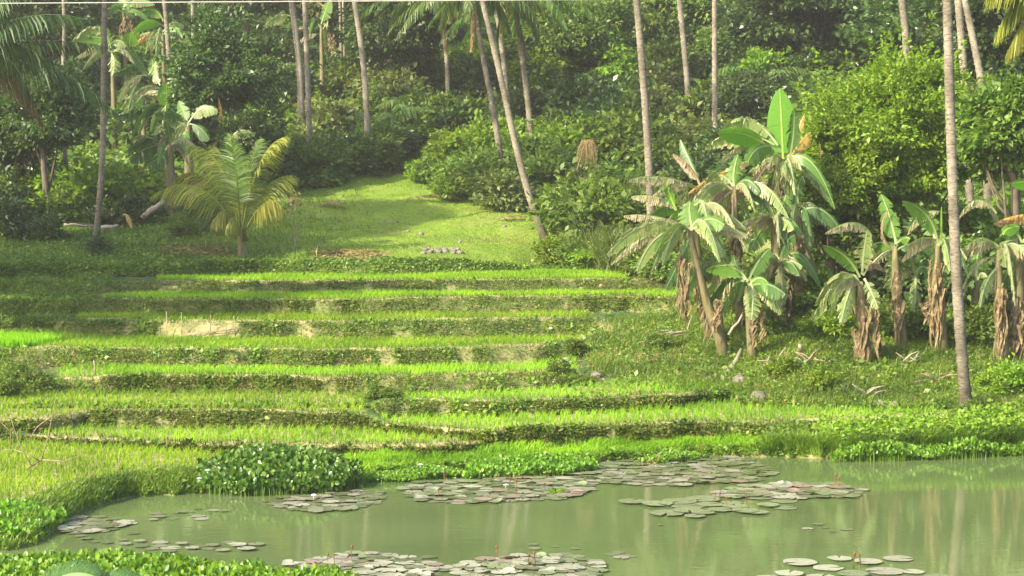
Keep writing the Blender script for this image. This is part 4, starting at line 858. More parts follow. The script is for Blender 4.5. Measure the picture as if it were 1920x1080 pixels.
# shade trees just outside the left edge
for i, (x, Y, zc, r) in enumerate([(-18.5, 40.5, 9.5, 3.0), (-20, 46, 9, 3.2), (-28.5, 47, 20, 4.6), (-32, 42.5, 19.5, 4.4), (-22, 44, 9, 3.2), (-24.5, 50.5, 19.5, 2.6)]):
    z = float(T(x, Y)); root = thing('broadleaf_tree', 'tree %s left of the picture, shading the slope' % ['nearest', 'second', 'third', 'tallest', 'fifth', 'farthest'][i], 'tree', (x, Y, z), 'shade trees beyond the left edge')
    me = PROTO['tree', 'dark'][i % 2]; obj('crown', me, root, (0, 0, zc - z - r * .8), i, r); obj('trunk', branchy(zc - z, .2, np.array([[.5 * r, 0, zc - z], [-.5 * r, .3, zc - z]]), M['bark_dark'], 2, seed=i), root)

# shrubs: (px, Y, radius, tone, label)
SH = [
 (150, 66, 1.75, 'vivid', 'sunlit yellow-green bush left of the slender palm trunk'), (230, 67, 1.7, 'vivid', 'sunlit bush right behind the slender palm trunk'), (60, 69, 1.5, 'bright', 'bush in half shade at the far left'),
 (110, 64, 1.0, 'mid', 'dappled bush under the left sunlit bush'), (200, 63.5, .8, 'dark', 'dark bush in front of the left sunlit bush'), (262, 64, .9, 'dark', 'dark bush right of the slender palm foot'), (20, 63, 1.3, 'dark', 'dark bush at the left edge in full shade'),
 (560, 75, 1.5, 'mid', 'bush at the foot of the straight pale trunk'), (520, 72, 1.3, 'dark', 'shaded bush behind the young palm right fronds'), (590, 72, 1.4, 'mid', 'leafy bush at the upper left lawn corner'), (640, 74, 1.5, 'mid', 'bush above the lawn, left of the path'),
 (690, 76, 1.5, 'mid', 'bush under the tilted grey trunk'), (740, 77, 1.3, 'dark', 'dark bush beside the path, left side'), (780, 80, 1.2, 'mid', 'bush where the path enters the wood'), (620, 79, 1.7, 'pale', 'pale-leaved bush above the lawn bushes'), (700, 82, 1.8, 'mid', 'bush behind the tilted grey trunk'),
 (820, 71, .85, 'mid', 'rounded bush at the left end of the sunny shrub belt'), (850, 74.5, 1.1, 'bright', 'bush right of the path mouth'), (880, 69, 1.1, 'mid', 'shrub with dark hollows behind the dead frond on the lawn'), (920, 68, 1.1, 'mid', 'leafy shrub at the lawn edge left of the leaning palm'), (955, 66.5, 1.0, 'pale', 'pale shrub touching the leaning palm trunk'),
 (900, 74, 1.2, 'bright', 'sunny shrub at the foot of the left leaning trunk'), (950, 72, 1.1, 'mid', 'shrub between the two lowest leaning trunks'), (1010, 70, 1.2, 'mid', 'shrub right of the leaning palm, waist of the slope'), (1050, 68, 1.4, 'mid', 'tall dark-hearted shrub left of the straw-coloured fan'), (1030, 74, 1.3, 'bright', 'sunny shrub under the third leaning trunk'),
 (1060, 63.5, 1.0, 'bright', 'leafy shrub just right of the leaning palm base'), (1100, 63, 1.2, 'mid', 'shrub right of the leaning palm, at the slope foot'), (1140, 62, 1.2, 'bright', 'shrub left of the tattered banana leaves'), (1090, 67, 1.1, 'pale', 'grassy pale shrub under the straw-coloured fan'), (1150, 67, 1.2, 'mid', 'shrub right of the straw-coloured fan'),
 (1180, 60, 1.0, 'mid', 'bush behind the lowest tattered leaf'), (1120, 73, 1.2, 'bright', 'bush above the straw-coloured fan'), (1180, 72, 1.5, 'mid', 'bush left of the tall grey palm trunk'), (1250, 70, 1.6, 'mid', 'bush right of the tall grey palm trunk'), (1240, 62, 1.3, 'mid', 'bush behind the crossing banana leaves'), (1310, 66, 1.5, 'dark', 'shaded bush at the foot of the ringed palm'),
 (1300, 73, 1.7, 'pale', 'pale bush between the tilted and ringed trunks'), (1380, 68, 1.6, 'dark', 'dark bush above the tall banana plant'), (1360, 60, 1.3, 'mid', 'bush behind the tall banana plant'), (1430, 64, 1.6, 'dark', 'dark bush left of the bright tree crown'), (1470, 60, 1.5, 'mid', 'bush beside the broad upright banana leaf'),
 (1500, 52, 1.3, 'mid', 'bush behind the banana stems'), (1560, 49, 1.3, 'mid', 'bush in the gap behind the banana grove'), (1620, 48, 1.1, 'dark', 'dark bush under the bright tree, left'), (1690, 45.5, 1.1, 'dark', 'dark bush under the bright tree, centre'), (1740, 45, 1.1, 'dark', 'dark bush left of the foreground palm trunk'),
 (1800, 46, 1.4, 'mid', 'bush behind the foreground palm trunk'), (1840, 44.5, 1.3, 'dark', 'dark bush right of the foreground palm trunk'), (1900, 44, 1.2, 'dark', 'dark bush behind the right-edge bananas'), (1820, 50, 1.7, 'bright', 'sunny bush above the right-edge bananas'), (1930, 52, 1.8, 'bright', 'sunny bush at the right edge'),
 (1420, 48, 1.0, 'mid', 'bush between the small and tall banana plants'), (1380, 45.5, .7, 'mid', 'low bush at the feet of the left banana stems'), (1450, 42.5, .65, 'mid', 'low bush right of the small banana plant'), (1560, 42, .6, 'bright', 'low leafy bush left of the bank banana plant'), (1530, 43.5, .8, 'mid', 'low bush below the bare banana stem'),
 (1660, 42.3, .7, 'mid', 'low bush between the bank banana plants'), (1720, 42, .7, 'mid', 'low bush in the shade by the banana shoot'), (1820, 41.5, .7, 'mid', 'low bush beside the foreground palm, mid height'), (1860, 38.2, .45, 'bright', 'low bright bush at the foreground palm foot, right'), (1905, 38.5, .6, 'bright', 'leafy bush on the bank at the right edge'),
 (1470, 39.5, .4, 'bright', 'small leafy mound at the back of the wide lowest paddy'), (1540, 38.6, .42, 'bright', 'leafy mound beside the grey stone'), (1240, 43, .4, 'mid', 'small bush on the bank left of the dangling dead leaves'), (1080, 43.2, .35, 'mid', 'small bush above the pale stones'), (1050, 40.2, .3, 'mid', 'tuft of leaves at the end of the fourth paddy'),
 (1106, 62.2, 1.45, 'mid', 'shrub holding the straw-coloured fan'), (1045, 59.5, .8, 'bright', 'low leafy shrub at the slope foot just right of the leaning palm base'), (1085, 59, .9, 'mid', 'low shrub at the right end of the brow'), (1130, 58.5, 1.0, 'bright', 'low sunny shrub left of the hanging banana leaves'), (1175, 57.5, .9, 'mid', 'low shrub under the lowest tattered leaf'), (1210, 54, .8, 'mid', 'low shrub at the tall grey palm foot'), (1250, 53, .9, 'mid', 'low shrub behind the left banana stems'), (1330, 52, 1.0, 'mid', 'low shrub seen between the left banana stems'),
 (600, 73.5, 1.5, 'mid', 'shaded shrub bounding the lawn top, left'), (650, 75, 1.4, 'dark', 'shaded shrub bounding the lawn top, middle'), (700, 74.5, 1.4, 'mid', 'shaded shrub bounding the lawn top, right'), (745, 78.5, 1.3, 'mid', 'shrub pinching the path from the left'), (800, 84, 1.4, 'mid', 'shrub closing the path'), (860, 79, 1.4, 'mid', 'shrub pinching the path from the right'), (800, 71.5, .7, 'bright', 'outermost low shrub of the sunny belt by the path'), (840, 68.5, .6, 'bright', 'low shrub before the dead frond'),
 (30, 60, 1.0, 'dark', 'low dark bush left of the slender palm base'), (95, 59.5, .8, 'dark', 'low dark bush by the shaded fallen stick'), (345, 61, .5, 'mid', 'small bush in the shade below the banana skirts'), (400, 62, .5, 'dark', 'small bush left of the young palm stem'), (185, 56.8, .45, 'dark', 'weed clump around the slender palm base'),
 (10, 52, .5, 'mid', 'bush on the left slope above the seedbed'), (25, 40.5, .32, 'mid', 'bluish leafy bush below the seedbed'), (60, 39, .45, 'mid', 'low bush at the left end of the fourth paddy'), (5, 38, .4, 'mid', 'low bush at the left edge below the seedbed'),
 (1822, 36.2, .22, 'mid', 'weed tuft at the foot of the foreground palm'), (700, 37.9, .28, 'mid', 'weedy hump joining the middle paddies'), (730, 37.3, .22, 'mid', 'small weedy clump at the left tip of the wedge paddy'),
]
for i, (px, Y, r, tone, lab) in enumerate(SH):
    if 780 < px < 1200 and 60 < Y < 80: r *= 1.25
    b = ground(px, Y); o = obj('shrub', PROTO['shrub', tone][i % 3], None, b - Vector((0, 0, .12 * r)), i * 1.7, (r * random.uniform(.9, 1.15), r, r * random.uniform(.8, 1.05)))
    tag(o, lab, 'shrub', 'shrubs on the slope')
# woodland filling the slope behind
LM = [(0, 'the left edge'), (196, 'the slender left palm'), (316, 'the sunlit left palm'), (425, 'the dark glossy tree'), (560, 'the straight pale trunk'), (645, 'the thin pale pair'), (680, 'the tilted grey trunk'), (835, 'the hanging dead fronds'), (905, 'the leaning trunks'), (990, 'the third leaning trunk'),
      (1092, 'the lone far trunk'), (1200, 'the tall grey palm'), (1282, 'the slightly tilted trunk'), (1340, 'the ringed trunk'), (1450, 'the big banana plant'), (1600, 'the bright tree crown'), (1700, 'the trunk in the bright tree'), (1790, 'the foreground palm'), (1900, 'the right edge')]
used = set()
def wood(px, Y, r, tone, kind, i):
    x = (px - 960) / F * Y; b = Vector((x, Y, float(T(x, Y))))
    k = min(range(len(LM)), key=lambda j: abs(LM[j][0] - px)); side = 'left of' if px < LM[k][0] - 8 else ('right of' if px > LM[k][0] + 8 else 'behind')
    td = {'vivid': 'vivid green', 'dark': 'dark green', 'mid': 'green', 'bright': 'bright green', 'pale': 'pale green'}[tone]; hz = 'low' if Y < 84 else ('halfway up' if Y < 92 else ('high' if Y < 101 else 'highest'))
    lab = '%s %s %s upslope %s %s' % (td, 'bush' if kind == 'shrub' else 'tree', hz, side, LM[k][1])
    if lab in used: lab = ('larger ' if r > 1.9 else 'rounded ') + lab
    if lab in used: lab = lab.replace('rounded', 'leafy').replace('larger', 'leafy').replace(' halfway up', ' midway')
    used.add(lab)
    if kind == 'shrub':
        o = obj('shrub', PROTO['shrub', tone][i % 3], None, b - Vector((0, 0, .2 * r)), i * 1.3, (r, r, r * random.uniform(.8, 1.2))); tag(o, lab, 'shrub', 'undergrowth bushes of the wooded slope')
    else:
        root = thing('broadleaf_tree', lab, 'tree', b, 'trees of the wooded slope'); h = r * random.uniform(.5, 1.0)
        obj('crown', PROTO['tree', tone][i % 2], root, (0, 0, h * .4), i * 1.1, (r, r, r * 1.1)); obj('trunk', WT[i % 2], root, (0, 0, 0), i, (1, 1, (h * .4 + r) / 3))
WT = [branchy(3, .1, np.array([[.5, .3, 2.6], [-.5, 0, 2.4], [.2, -.5, 2.2]]), M['bark_dark'], 3, seed=k) for k in range(2)]
i = 0
for Y in (78, 83, 88, 93):
    for px in np.arange(-120, 2060, 2.1 / Y * F):
        q = px + random.uniform(-22, 22)
        if 800 < q < 860 and Y < 86: continue
        if Y < 80 and 560 < q < 800: continue
        if Y < 80 and 1480 < q < 1880: continue
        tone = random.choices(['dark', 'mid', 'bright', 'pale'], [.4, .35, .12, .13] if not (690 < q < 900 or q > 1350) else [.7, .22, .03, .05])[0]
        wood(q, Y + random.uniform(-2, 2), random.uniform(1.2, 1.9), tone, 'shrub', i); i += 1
for Y in (99, 106, 114, 124):
    for px in np.arange(-150, 2080, 4.2 / Y * F):
        q = px + random.uniform(-30, 30); tone = random.choices(['dark', 'mid', 'pale'], [.5, .35, .15])[0]
        wood(q, Y + random.uniform(-2.5, 2.5), random.uniform(2.4, 3.6), tone, 'tree', i); i += 1
# tall arching grass
def tallgrass(px, Y, n, h, label, w=.5):
    b = ground(px, Y); g = rng; an = g.random(n) * 6.283; rr = w * np.sqrt(g.random(n)); p = np.stack([np.cos(an) * rr, np.sin(an) * rr, np.zeros(n) - .05], 1)
    V_, Q_ = blades(p, h * (.6 + .6 * g.random(n)), .035, 1.4); o = obj('tall_grass_clump', mk(V_, Q_, M['pale']), None, b); tag(o, label, 'grass clump', 'tall grass clumps on the right slope')
for i, (px, Y, lab) in enumerate([(1130, 59, 'arching grass clump left of the tattered banana leaves'), (1170, 57.5, 'grass clump just left of the tall grey palm'), (1205, 60, 'grass clump behind the tall grey palm trunk'), (1155, 64, 'upper grass clump on the sunny slope'), (1250, 58, 'grass clump behind the torn leaves, right of the palm'),
    (1105, 66, 'grass clump below the straw-coloured fan'), (1280, 64, 'grass clump up the slope above the torn leaves'), (1190, 66, 'tall grass clump above the tall grey palm foot')]):
    tallgrass(px, Y, 420, 1.3, lab, .8)

# ------------------------------------------------------------------ pond plants
def padmesh(mat, seed, curl=0, n=14):
    g = random.Random(seed); V = [(0, 0, .004)]; no = .16
    for ring, rr in enumerate((.55, 1.0)):
        for i in range(n + 1):
            a = no + (2 * math.pi - 2 * no) * i / n; r = rr * (1 + .04 * math.sin(a * 5 + seed) + g.uniform(-.05, .04))
            z = .004 + (.012 if rr == 1 else .004) * (.3 + .7 * abs(math.sin(a * 2 + seed)))
            if curl and rr == 1 and math.cos(a - curl) > .2: z += .55 * (math.cos(a - curl) - .2); r *= .75
            V.append((math.cos(a) * r, math.sin(a) * r, z))
    Q = []
    for i in range(n):
        Q.append((n + 2 + i, n + 2 + i + 1, 1 + i + 1, 1 + i))
    for i in range(0, n, 2): Q.append((0, 1 + i, 2 + i, 3 + i))
    return mk(V, Q, mat, 'lily_pad', True)
PADS = {k: [padmesh(M[k], s) for s in range(4)] for k in ('padg', 'padp', 'padr')}
CURL = {k: [padmesh(M[k], s, 1 + s) for s in range(3)] for k in ('padg', 'padp', 'padr')}
def inpoly(x, y, poly):
    c = False; j = len(poly) - 1
    for i in range(len(poly)):
        if (poly[i][1] > y) != (poly[j][1] > y) and x < (poly[j][0] - poly[i][0]) * (y - poly[i][1]) / (poly[j][1] - poly[i][1]) + poly[i][0]: c = not c
        j = i
    return c
CL = [  # label, polygon, count, radius, tone weights g p r
 ('far', 'lily pad packed in the large raft against the far bank', [(1130, 862), (1240, 858), (1400, 857), (1450, 885), (1440, 900), (1400, 905), (1285, 912), (1120, 908), (1110, 922), (1045, 936), (960, 940), (880, 945), (780, 940), (752, 915), (790, 905), (870, 898), (1000, 890), (1100, 884), (1140, 872)], 430, .135, (.66, .2, .14)),
 ('r', 'lily pad in the raft right of the red buds', [(1370, 915), (1470, 908), (1560, 908), (1600, 918), (1628, 921), (1600, 932), (1520, 936), (1440, 934), (1330, 932)], 85, .15, (.55, .3, .15)),
 ('h', 'lily pad in the raft beside the tall water hyacinth clump', [(500, 940), (570, 926), (650, 922), (714, 925), (712, 942), (660, 955), (600, 962), (540, 956)], 90, .12, (.3, .62, .08)),
 ('l', 'pale lily pad in the raft off the left bank', [(88, 985), (150, 970), (210, 974), (248, 982), (215, 994), (150, 1002), (100, 996)], 60, .12, (.12, .82, .06)),
 ('bl', 'pale lily pad in the bottom raft above the foreground hyacinths', [(538, 1060), (600, 1048), (690, 1036), (760, 1044), (815, 1060), (850, 1066), (800, 1082), (700, 1084), (600, 1072)], 90, .12, (.15, .78, .07)),
 ('bm', 'lily pad in the bottom-centre raft', [(828, 1062), (900, 1052), (960, 1044), (1060, 1040), (1115, 1052), (1128, 1068), (1110, 1086), (1000, 1090), (880, 1086)], 110, .12, (.25, .67, .08)),
]
SC = [ # scattered single pads (px,py,halfwidth px)
 ('pad of the loose group around the red buds', [(1185, 943, 26), (1232, 947, 30), (1275, 941, 34), (1318, 937, 34), (1290, 949, 36), (1330, 947, 26), (1250, 964, 34), (1290, 960, 30), (1318, 964, 22), (1302, 970, 20), (1350, 958, 24), (1378, 952, 26), (1392, 958, 20), (1398, 961, 26), (1418, 963, 24), (1440, 950, 22), (1472, 953, 22), (1470, 940, 26), (1375, 934, 18), (1425, 934, 26), (1372, 946, 20)], 'padg'),
 ('large round pad in the bottom right group', [(1500, 1057, 34), (1552, 1066, 29), (1575, 1049, 24), (1628, 1055, 28), (1684, 1049, 29), (1480, 1078, 28), (1600, 1080, 30), (1660, 1072, 36), (1712, 1073, 22), (1540, 1083, 30), (1440, 1086, 24), (1760, 1084, 28)], 'padp'),
 ('small pad adrift right of the bottom-centre raft', [(1148, 1040, 15), (1165, 1046, 16), (1160, 1036, 13), (1180, 1043, 14), (1000, 1022, 10), (1002, 1030, 12), (1042, 1025, 9), (1078, 1029, 11), (803, 1046, 16)], 'padp'),
 ('small pad floating alone on the open water', [(1514, 992, 11), (1534, 984, 11), (1548, 990, 8), (1588, 993, 13), (1560, 998, 7), (1238, 986, 6), (1086, 923, 20)], 'padr'),
 ('pale pad scattered below the left bank raft', [(200, 1019, 12), (160, 1012, 12), (178, 1016, 14), (230, 1014, 10), (235, 1022, 12), (262, 1017, 12), (195, 1035, 22), (285, 1030, 14), (300, 1025, 14), (300, 1019, 16), (320, 1028, 20), (315, 1035, 16), (340, 1022, 12), (265, 1026, 14), (375, 1024, 12), (390, 1030, 12), (398, 1024, 14), (430, 1019, 14), (445, 1024, 18), (480, 1023, 16), (462, 1032, 18), (418, 1034, 14), (360, 1030, 14)], 'padp'),
 ('pale pad in the thin scatter at mid left', [(292, 966, 14), (296, 971, 16), (288, 976, 10), (322, 973, 14), (345, 962, 16), (372, 968, 14), (330, 963, 8), (378, 974, 14), (400, 958, 12), (420, 960, 10), (370, 955, 8), (250, 1001, 12), (150, 1008, 10), (60, 1013, 10)], 'padp'),
]
allp = []
for key, lab, poly, n, r, wt in CL:
    xs = [p[0] for p in poly]; ys = [p[1] for p in poly]; c = 0; pts = []
    tries = 0
    while c < n and tries < 20000:
        tries += 1
        x = random.uniform(min(xs), max(xs)); y = random.uniform(min(ys), max(ys))
        if not inpoly(x, y, poly): continue
        w = onz(x, y, 0)
        if tries < 9000 and any((w - q).length < r * 1.15 for q in pts): continue
        pts.append(w); c += 1
        allp.append((w, r * random.uniform(.72, 1.15), random.choices(['padg', 'padp', 'padr'], wt)[0], lab, random.random() < .13))
for lab, lst, mt in SC:
    for x, y, hw in lst:
        w = onz(x, y, 0); allp.append((w, hw / F * w.y, mt if random.random() < .8 else 'padg', 'lily ' + lab, False))
allp.sort(key=lambda a: -a[1] / a[0].y)
tn = {'padg': 'green', 'padp': 'pale', 'padr': 'reddish'}
mbr = MB()
for k, (w, r, mt, lab, cu) in enumerate(allp):
    rz = random.uniform(0, 6.28); z = .008 + (k % 9) * .0035
    if k < 296:
        me = random.choice(CURL[mt] if cu else PADS[mt]); o = obj('lily_pad', me, None, (w.x, w.y, z), rz, (r, r, r * .6))
        L2 = lab.replace('pale ', ''); tag(o, tn[mt] + (' curled ' if cu else ' ') + L2, 'lily pad', 'lily pads on the pond')
    else:
        me = random.choice(PADS['padg']); v = np.zeros(len(me.vertices) * 3, np.float32); me.vertices.foreach_get('co', v); v = v.reshape(-1, 3) * np.array([[r, r, r * .6]])
        q = np.array([list(p.vertices) for p in me.polygons]); ca_, sa_ = math.cos(rz), math.sin(rz)
        v = np.stack([v[:, 0] * ca_ - v[:, 1] * sa_ + w.x, v[:, 0] * sa_ + v[:, 1] * ca_ + w.y, v[:, 2] + z - .004], 1); mbr.add(v, q)
tag(obj('lily_pad_mat', mbr.mesh(leafmat('lily_mat', (.11, .15, .06), (.2, .22, .12), (.4, .38, .3), trans=.1, rough=.25, spec=.6), 'pads')), 'mat of smaller green lily pads filling the rafts', 'lily pads', kind='stuff')  # palest ramp tone repeats the sheen painted on the pale pads
# buds and flowers
def budmesh(h, seed):
    g = random.Random(seed); mb = MB(); l = g.uniform(-.03, .03); mb.tube([(0, 0, -.02), (l * .5, 0, h * .6), (l, 0, h * .75)], [.006, .006, .008], 5)
    mb.tube([(l, 0, h * .72), (l, 0, h * .82), (l * 1.1, 0, h * .92), (l * 1.1, 0, h)], [.009, .017, .013, .003], 6); return mb.mesh(M['bud'], 'bud', True)
BUD = [budmesh(.22, k) for k in range(3)]
for k, (x, y, lab) in enumerate([(1204, 884, 'left of the tall bud trio on the far raft'), (1221, 880, 'tallest of the trio on the far raft'), (1226, 884, 'middle of the trio on the far raft'), (1233, 876, 'right of the trio on the far raft'), (1340, 940, 'tall and upright, left of the pair in the loose group'), (1349, 940, 'tall and upright, right of the pair in the loose group'),
    (1361, 951, 'short, in the centre of the loose group'), (1400, 946, 'leaning, at the right of the loose group'), (833, 905, 'at the left end of the far raft'), (938, 914, 'standing left in the middle of the far raft'), (955, 914, 'standing right in the middle of the far raft'), (1000, 890, 'left of two near the hyacinth edge'), (1006, 888, 'right of two near the hyacinth edge'),
    (1025, 900, 'beside the curled pads of the far raft'), (968, 922, 'lower in the middle of the far raft'), (823, 935, 'low at the left of the far raft'), (1342, 890, 'in the right part of the far raft'), (1318, 855, 'by the bank above the far raft'), (614, 1058, 'left on the bottom raft'), (628, 1062, 'right on the bottom raft'), (658, 1052, 'beside the dark clump on the bottom raft'),
    (932, 1046, 'left on the bottom-centre raft'), (990, 1060, 'middle of the bottom-centre raft'), (1004, 1062, 'right on the bottom-centre raft'), (1600, 1066, 'left of the two in the bottom right group'), (1614, 1064, 'right of the two in the bottom right group'), (1565, 913, 'at the right-hand raft by the upturned leaves'), (1573, 915, 'just right of the upturned leaves')]):
    w = onz(x, y, 0); o = obj('lily_bud', BUD[k % 3], None, w, k, random.uniform(.65, 1.05)); tag(o, 'red-brown water lily bud, ' + lab, 'flower bud', 'lily buds standing above the pads')
def flower(x, y, z, label, s=1):
    mb = MB()
    for ring, (n, el, r) in enumerate(((8, .5, .09), (6, 1.0, .07))):
        for i in range(n):
            a = i * 2 * math.pi / n + ring; d = Vector((math.cos(a) * math.cos(el), math.sin(a) * math.cos(el), math.sin(el))); sd = Vector((-math.sin(a), math.cos(a), 0)) * .025
            mb.add([(0, 0, 0), tuple(d * r * .6 + sd), tuple(d * r), tuple(d * r * .6 - sd)], [(0, 1, 2, 3)])
    mb.tube([(0, 0, -.04), (0, 0, 0)], .006, 5)
    w = onz(x, y, z); o = obj('flower', mb.mesh(M['petal']), None, w, 0, s); tag(o, label, 'flower', 'white flowers at the pond')
flower(588, 931, .06, 'white lily flower on the raft beside the tall hyacinth clump', .7); flower(948, 912, .06, 'white lily flower between buds on the far raft', .7); flower(373, 900, .35, 'pale hyacinth flower low on the left of the tall clump', .65); flower(389, 884, .35, 'pale hyacinth flower higher on the left of the tall clump', .65); flower(788, 873, .28, 'pale flower on the far bank grass above the raft', .6); flower(30, 950, .3, 'pale hyacinth flower in the clump at the left edge', .9)
def hyacinth(label, poly, n, leaf, hgt, seed, mat='hyac', cat='water plant', name='water_hyacinth_clump', rim=.15, z=0):
    g = random.Random(seed); xs = [p[0] for p in poly]; ys = [p[1] for p in poly]; P0 = []; HH = []; leaf *= .56; n = int(n * 2.6)
    W_ = [onz(x, y, z) for x, y in poly]; wp = [(w.x, w.y) for w in W_]; wx = [w[0] for w in wp]; wy = [w[1] for w in wp]; cx, cy = sum(wx) / len(wx), sum(wy) / len(wy)
    while len(P0) < n:
        x = g.uniform(min(wx), max(wx)); y = g.uniform(min(wy), max(wy))
        if not inpoly(x, y, wp): continue
        e = min(math.hypot(x - a, y - b) for a, b in wp); h = hgt * min(1, .25 + e / .9) * g.uniform(.35, 1.05); P0.append((x - cx, y - cy, h)); HH.append(h)
    p = np.array(P0); ng = np.random.default_rng(seed)
    ax = ng.normal(size=(n, 3)) * .6; ax[:, 2] += .9; up = ng.normal(size=(n, 3)) * .6 + np.array([[0, -1, .2]]); L_ = leaf * (.6 + .7 * ng.random(n))
    axn = ax / np.linalg.norm(ax, axis=1, keepdims=True); w = np.cross(axn, up); w /= np.linalg.norm(w, axis=1, keepdims=True); nn = np.cross(w, axn); Lc = L_[:, None]
    # rounded hexagonal cupped leaf, 2 quads
    a0 = p; a1 = p + axn * Lc * .3 + w * Lc * .36 + nn * Lc * .1; a2 = p + axn * Lc * .75 + w * Lc * .3 + nn * Lc * .08; a3 = p + axn * Lc; a4 = p + axn * Lc * .75 - w * Lc * .3 + nn * Lc * .08; a5 = p + axn * Lc * .3 - w * Lc * .36 + nn * Lc * .1
    V1 = np.stack([a0, a1, a2, a3, a4, a5], 1).reshape(-1, 3); b = np.arange(n)[:, None] * 6
    Q1 = np.concatenate([b + np.array([[0, 1, 2, 3]]), b + np.array([[0, 3, 4, 5]])], 0)
    root = thing(name, label, cat, (cx, cy, z), 'water hyacinths along the pond edge')
    obj('leaves', mk(V1, Q1, M[mat], 'hyacinth_leaves'), root)
    mb = MB(); q = np.array([ [x, y, -.03] for x, y, h in P0[::3]]); 
    Vs, Qs = blades(q, np.array(HH[::3]) * .8 + .03, .012, .2); obj('stalks', mk(Vs, Qs, M[mat], 'stalks'), root)
hyacinth('tall dense water hyacinth clump standing out into the pond', [(372, 925), (378, 905), (420, 893), (520, 888), (620, 890), (668, 900), (680, 912), (640, 925), (560, 930), (440, 932)], 4200, .145, .52, 1, mat='hyacd')
hyacinth('water hyacinth clump on the far edge above the large raft', [(870, 900), (880, 884), (960, 876), (1050, 872), (1110, 874), (1120, 884), (1060, 893), (960, 897)], 2600, .1, .28, 2)
hyacinth('low hyacinth strip right of the tall clump', [(680, 905), (720, 893), (860, 886), (870, 895), (760, 905)], 1500, .09, .16, 3)
p = scatter(20000, 1540, 2200, 3, 5, None); weeds('shore_plants', 'taller glossy shore plants massed along the right pond edge', p, M['bright'], .075, .34)
hyacinth('sparse hyacinth patch at the bank, right end of the large raft', [(1190, 868), (1300, 856), (1330, 862), (1230, 872)], 500, .09, .16, 4)
hyacinth('hyacinth clump below the left bank', [(-120, 1020), (-100, 985), (0, 975), (60, 970), (115, 975), (125, 985), (90, 1000), (60, 1015), (0, 1030)], 3000, .12, .35, 5)
hyacinth('foreground hyacinth bed in the bottom left corner', [(-120, 1160), (-100, 1075), (60, 1072), (160, 1068), (300, 1072), (420, 1088), (560, 1098), (700, 1112), (640, 1170)], 5200, .13, .32, 6)
hyacinth('small hyacinth sprig among the far raft pads', [(1030, 922), (1056, 920), (1052, 928), (1034, 929)], 60, .07, .08, 7)
hyacinth('leafy shore clump at the right of the pond edge', [(1560, 868), (1600, 850), (1760, 842), (1930, 832), (2050, 830), (2040, 850), (1900, 856), (1750, 864)], 3800, .12, .3, 8, name='shore_plant_clump')
# fringe of grass bottom
p = np.stack([rng.uniform(-3.2, 1, 700), rng.uniform(22.5, 23.2, 700), np.zeros(700)], 1); p[:, 1] = 23.4 - .25 * (p[:, 0] + 3)
V_, Q_ = blades(p, .1 + .22 * rng.random(700), .015, .9); 

# foreground banana plant (leaf tip shows at the bottom left)
Yf = 7.0; bx = P(70, 1200, Yf); gzz = 1.6; B = Vector((bx.x - .3, Yf, 1.9))
fr = thing('banana_plant', 'young banana plant in the near left corner, only one big leaf showing', 'banana plant', B)
mb = MB(); mb.tube([(0, 0, -.4), (0, 0, .4), (.05, 0, 1.0)], [.1, .09, .05], 9); obj('pseudostem', mb.mesh(M['stem'], 'stem', True), fr)
A = Vector((.05, 0, 1.0))
for i, (b_, c_, w) in enumerate([((200, 1000), (268, 1112), .28), ((10, 1030), (-90, 1085), .4), ((70, 1026), (185, 1085), .42)]):
    obj('leaf', bananaleaf(A, P(*b_, Yf) - B, P(*c_, Yf - .1) - B, w, M['bd'], i, 1.0, .25, .03, n=40), fr)

# ------------------------------------------------------------------ bare branch at the left, sticks, stones, dead fronds
def sticks(name, label, cat, lines, Y, mat='stick', r=.02, group=None):
    base = P(*lines[0][0], Y); root_o = None; mb = MB()
    for ln in lines:
        pts = [P(x, y, Y + (hash((x, y)) % 7) * .03) - base for x, y in ln]; rr = ln_r.get(id(ln), r)
        mb.tube(pts, [rr * (1 - .7 * i / (len(pts) - 1)) for i in range(len(pts))], 6)
    o = obj(name, mb.mesh(M[mat], name, True), None, base); return tag(o, label, cat, group)
ln_r = {}
br = [[(-60, 975), (0, 918), (40, 885), (78, 862)], [(78, 862), (90, 820), (98, 780), (106, 735)], [(75, 865), (50, 850), (20, 842), (0, 845)], [(78, 862), (120, 865), (160, 850)], [(60, 875), (40, 840), (25, 800), (18, 770)], [(70, 868), (68, 900), (72, 925), (68, 950)], [(40, 885), (80, 885), (110, 890)], [(20, 842), (20, 810), (0, 790)], [(98, 780), (70, 800), (50, 830)]]
ln_r[id(br[0])] = .045
sticks('bare_branch', 'dead leafless branch leaning in from the left edge over the bank', 'branch', br, 30.5, 'stick', .011)
def log(label, a, b, Y, r, mat='wood', Y2=None, name='fallen_log', cat='log'):
    A = P(*a, Y); Bq = P(*b, Y2 or Y); mb = MB(); pts = [Vector((0, 0, 0)), (Bq - A) * .33 + Vector((0, 0, .02)), (Bq - A) * .66 + Vector((.01, 0, -.02)), Bq - A]
    mb.tube(pts, [r, r * 1.05, r * .9, r * .8], 9); o = obj(name, mb.mesh(M[mat], name, True), None, A); return tag(o, label, cat)
log('pale broken log leaning on the bank below the left bananas', (1358, 712), (1390, 656), 40.4, .055, Y2=41.2)
log('pale log slanting up in the shade left of the banana skirts', (266, 408), (308, 376), 63.5, .1)
log('thin pale stick lying in the shade behind the slender palm', (120, 421), (176, 423), 62, .04)
log('weathered plank-like stick lying right of the slender palm', (186, 428), (222, 423), 61.5, .07)
log('thin dry pole propped against the left banana stem', (1366, 628), (1392, 590), 41.2, .03)
log('grey driftwood piece on the lawn brow', (872, 484), (912, 479), 59, .05)
log('short pale stump on the bank below the bananas', (1497, 668), (1500, 645), 40.6, .05)
